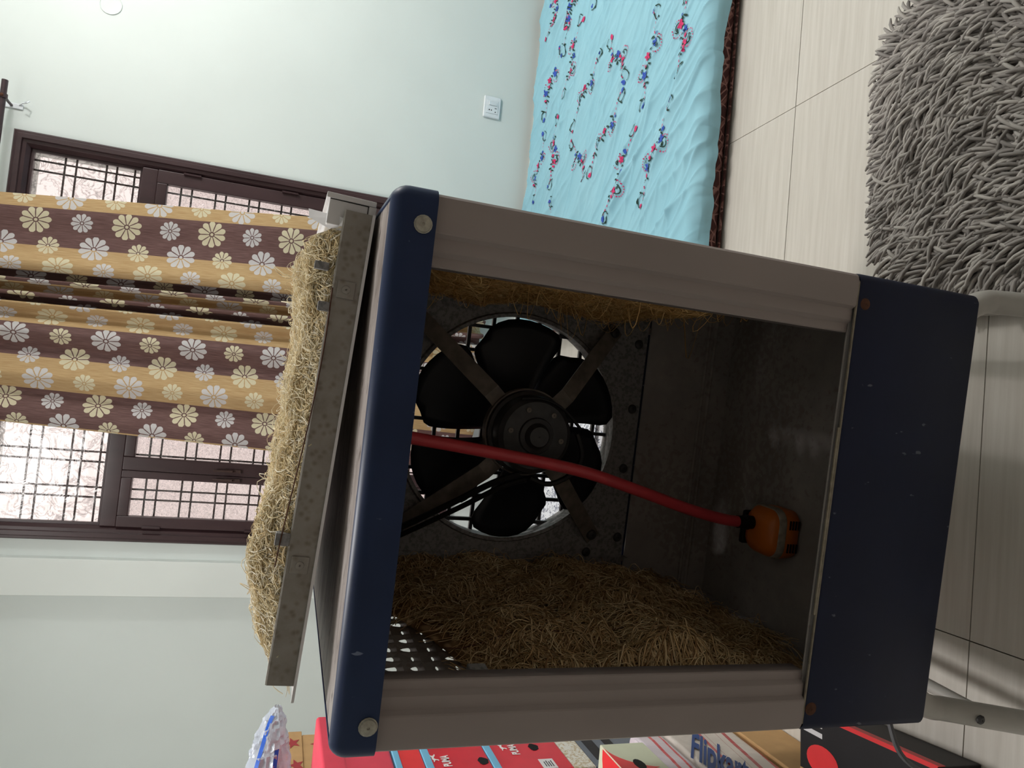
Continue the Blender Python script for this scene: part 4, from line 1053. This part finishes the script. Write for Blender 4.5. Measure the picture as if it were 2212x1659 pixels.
mb = MB(); o_ = empty('shoe_box', ((SXL + SX) / 2, 1.712, zz(.878) + .001)); tag(o_, 'bright red shoe box without lettering, just above the box with the cat logo', 'shoe box', 'red shoe boxes in the far stack')
mb.box((-.15, -.162, 0), (.155, .168, .052)); build('body', mb, 'bright_red', o_, bevel=.003)
mb = MB(); mb.box((-.152, -.164, .052), (.157, .170, .067)); build('lid_edge', mb, 'lid_blue', o_, bevel=.002)
o_ = empty('shoe_box', ((SXL + SX) / 2, 1.712, zz(.878) + .0695)); tag(o_, 'rose red shoe box on top of the stack beside the star carton', 'shoe box', 'red shoe boxes in the far stack')
mb = MB(); mb.box((-.15, -.16, 0), (.155, .165, .158)); build('body', mb, 'rose_red', o_, bevel=.008, segs=3)
mb = MB(); mb.box((-.153, -.163, .104), (.158, .168, .1605)); build('lid', mb, 'rose_red', o_, bevel=.008, segs=3)
# tall carton with red stars behind the stack
CXF = -1.05; zt_ = PX(623, 1600, CXF).z; zl_ = PX(653, 1600, CXF).z
sc_, os_ = carton_box('star_carton', (-1.50, 1.97, .0005), (CXF, 2.345, zl_), 'carton', 'brown cardboard carton printed with red stars behind the red boxes', 'carton')
mb = MB(); mb.box((-1.502 - os_[0], 1.968 - os_[1], zl_), (CXF + .002 - os_[0], 2.365 - os_[1], zt_)); build('lid', mb, 'carton', sc_, bevel=.002)
for (sx_, sy_i, rs) in ((632, 1607, .024), (688, 1607, .024), (640, 1655, .024), (690, 1652, .024)):
    p = PX(sx_, sy_i, CXF)
    on_face([(p.y + (rs if k % 2 == 0 else rs * .42) * math.sin(k * math.pi / 5) * 1.5, p.z + (rs if k % 2 == 0 else rs * .42) * math.cos(k * math.pi / 5)) for k in range(10)], CXF + (.0024 if p.z > zl_ else .0004), 'carton_red', 'star', sc_, os_)
# crumpled film bag with blue tape on the top of the stack
def crumple(name, ctrl, n, mat, parent, seed, amp):
    """a loft of rings along ctrl [(centre, ry, rz)] with creased noise"""
    C_ = spline([list(c) + [a, b] for c, a, b in ctrl], n); V = []; m_ = 36
    for i in range(n):
        x_, y_, z_, a_, b_ = C_[i]
        for j in range(m_):
            t = 2 * math.pi * j / m_
            f = 1 + amp * (float(1 - abs(2 * vnoise(np.array(i * .32 + 7), np.array(j * .55 + 3), seed) - 1)) - .5) + amp * .6 * (float(vnoise(np.array(i * .9), np.array(j * 1.1), seed + 1)) - .5)
            V.append((x_, y_ + a_ * f * math.cos(t), z_ + b_ * f * math.sin(t)))
    F = []
    for i in range(n - 1):
        for j in range(m_): F.append((i * m_ + j, i * m_ + (j + 1) % m_, (i + 1) * m_ + (j + 1) % m_, (i + 1) * m_ + j))
    return quadmesh(name, np.array(V), np.array(F), mat, parent), C_
bagc = Vector((-.965, 1.87, 1.100)); bg_ = empty('plastic_bag', bagc); tag(bg_, 'crumpled clear plastic bag with blue tape lying on the stacked boxes', 'plastic bag')
bo, C_ = crumple('film', [((-.20, -.04, .075), .09, .074), ((-.10, -.02, .078), .085, .075), ((-.02, .01, .083), .075, .066), ((.05, .03, .086), .055, .048), ((.10, .05, .085), .042, .036), ((.14, .065, .083), .030, .026), ((.170, .075, .078), .010, .008)], 46, 'clear_film', bg_, 71, .38)
autosmooth(bo, 25)
b2, _ = crumple('inner_film', [((-.20, .02, .11), .05, .055), ((-.08, .03, .12), .06, .052), ((.0, .05, .118), .05, .036), ((.04, .06, .112), .02, .01)], 24, 'clear_film_plain', bg_, 75, .5); autosmooth(b2, 25)
for (ph0, ph1, i0, i1) in ((2.35, 2.75, 8, 42), (3.05, 3.5, 4, 30), (3.9, 3.2, 2, 14)):
    V = []
    for k in range(i0, i1):
        x_, y_, z_, a_, b_ = C_[k]; t = ph0 + (ph1 - ph0) * (k - i0) / (i1 - i0)
        for w in (-1, 1):
            tt = t + w * .0045 / max(b_, .015); V.append((x_, y_ + a_ * 1.16 * math.cos(tt), z_ + b_ * 1.16 * math.sin(tt)))
    quadmesh('blue_tape', np.array(V), gridfaces(i1 - i0, 2), 'tape_blue', bg_)
# near stack: parcels, cream box, carton, black box
def pillow(name, lo, hi, mat, parent, seed, e=.28, amp=.012):
    c = [(a + b) / 2 for a, b in zip(lo, hi)]; s_ = [(b - a) / 2 for a, b in zip(lo, hi)]; V = []; nu, nv = 30, 48
    pw = lambda q: math.copysign(abs(q) ** e, q)
    for i in range(nu):
        f = -math.pi / 2 + math.pi * i / (nu - 1)
        for j in range(nv + 1):
            t = 2 * math.pi * j / nv; jj = j % nv
            d = amp * (float(vnoise(np.array(i * .33), np.array(jj * .33), seed)) - .5) + amp * .5 * (float(vnoise(np.array(i * .8), np.array(jj * .8), seed + 1)) - .5)
            x_, y_, z_ = pw(math.cos(f)) * pw(math.cos(t)), pw(math.cos(f)) * pw(math.sin(t)), pw(math.sin(f))
            V.append((x_ * (s_[0] + d - amp * .5), y_ * (s_[1] + d - amp * .5), z_ * s_[2] + s_[2]))
    o = quadmesh(name, np.array(V), gridfaces(nu, nv + 1), mat, parent); return o, c
def striped(name, base, stripes, slope):
    m = M(name, .3, 0, .6); x, y, z = m.xyz(); n = m.noise(8, 4, dist=1.2)
    k = z + y * slope + (n - .5) * .006; c = m.ramp(n, [(.3, tuple(q * .80 for q in base[:3]) + (1,)), (.7, base)])
    for (a, b, colr_) in stripes: c = m.mix(k.gt(a) * k.lt(b), c, colr_)
    m.color(c); m.bump(n, .5, .02); MAT[name] = m.m
striped('courier_print', rgb(212, 202, 194), [(.118, .126, rgb(188, 66, 70)), (.108, .109, rgb(150, 70, 66)), (.078, .079, rgb(150, 70, 66)), (.052, .062, rgb(170, 48, 54)), (.012, .022, rgb(180, 50, 58))], .10)
striped('parcel_print', rgb(224, 212, 222), [(.044, .052, rgb(206, 52, 64)), (.018, .024, rgb(206, 52, 64))], .05)
bc_, ob_ = carton_box('low_carton', (-1.04, 1.02, .0005), (-.695, 1.53, .125), 'carton', 'brown cardboard carton on the floor under the courier bags', 'carton')
o_ = empty('courier_bag', (-.87, 1.2775, .126)); tag(o_, 'grey-white courier bag with red stripes and large blue lettering', 'courier bag')
pillow('bag', (-1.04, 1.02, .126), (-.697, 1.535, .315), 'courier_print', o_, 81, .10, .003)
p0 = PX(1490, 1636, -.700); px_ = PX(1531, 1657, -.700) - p0; py_ = PX(1495, 1563, -.700) - p0
text_mesh('lettering', 'Flipkart', 'ink_blue', o_, (tuple(p0 - Vector((-.87, 1.2775, .126)) + Vector((.0030, 0, 0))), tuple(px_), tuple(py_)), 1.0, 1.0, .03)
o_ = empty('courier_parcel', (-.87, 1.275, .316)); tag(o_, 'pinkish white courier parcel with red stripes under the cream box', 'courier bag')
pillow('bag', (-1.03, 1.03, .316), (-.702, 1.52, .392), 'parcel_print', o_, 85, .12, .003)
cb_, oc_ = carton_box('cream_box', (-1.03, 1.05, .3925), (-.70, 1.449, .500), 'cream_card', 'cream shoe box with a red quarter disc printed on its corner', 'shoe box')
ctr = (1.385, .5005); 
on_face([(1.432, .4995)] + [(1.432 - .095 * math.sin(t), .4995 - .062 * (1 - math.cos(t)) - .03 * math.sin(t) ** 2) for t in np.linspace(.05, 1.5, 10)] + [(1.31, .4995)], -.70, 'bright_red', 'red_disc', cb_, oc_)
mb = MB(); mb.prism([(-.703, 1.432)] + [(-.703 - .16 * math.sin(t) * .6, 1.432 - .10 * (1 - math.cos(t))) for t in np.linspace(0, 1.5, 8)] + [(-.80, 1.30), (-.703, 1.30)], lambda a, b, h: (a - oc_[0], b - oc_[1], .500 + h - oc_[2]), 0, .0006); build('red_disc', mb, 'bright_red', cb_)
on_face([(1.352 + .022 * math.cos(t), .452 + .012 * math.sin(t)) for t in np.linspace(0, 2 * math.pi, 13)[:-1]], -.6996, 'black_gap', 'finger_hole', cb_, oc_)
kb_ = empty('black_shoe_box', (-.636, 1.13, .0005), .10); tag(kb_, 'black shoe box with red edge and red disc lying on the floor tiles', 'shoe box')
mb = MB(); mb.box((-.042, -.19, 0), (.085, .15, .085)); build('body', mb, 'black_card', kb_, bevel=.003)
mb = MB(); mb.box((-.044, -.192, .085), (.087, .152, .103)); ld = build('lid', mb, 'black_card', kb_, bevel=.003)
mb = MB(); mb.box((.0872, -.192, .088), (.0885, .152, .1035)); mb.box((.080, -.19, .1031), (.0875, .15, .1037)); build('red_edge', mb, 'bright_red', ld)
mb = MB(); mb.prism([(-.004 + .030 * math.cos(t), .085 + .045 * math.sin(t)) for t in np.linspace(0, 2 * math.pi, 25)[:-1]], lambda a, b, h: (a, b, .1031 + h), 0, .0006); build('red_disc', mb, 'bright_red', ld)
for k in range(2): 
    mb = MB(); mb.add([(.040 + k * .020, .085, .1034), (.050 + k * .020, .085, .1034), (.052 + k * .018, .140, .1034), (.042 + k * .018, .140, .1034)], [(0, 1, 2, 3)]); build('pale_stripe', mb, 'paper_white', ld)
mb = MB(); mb.box((-.043, .02, .1031), (-.036, .15, .1038)); build('cream_edge', mb, 'carton', ld)
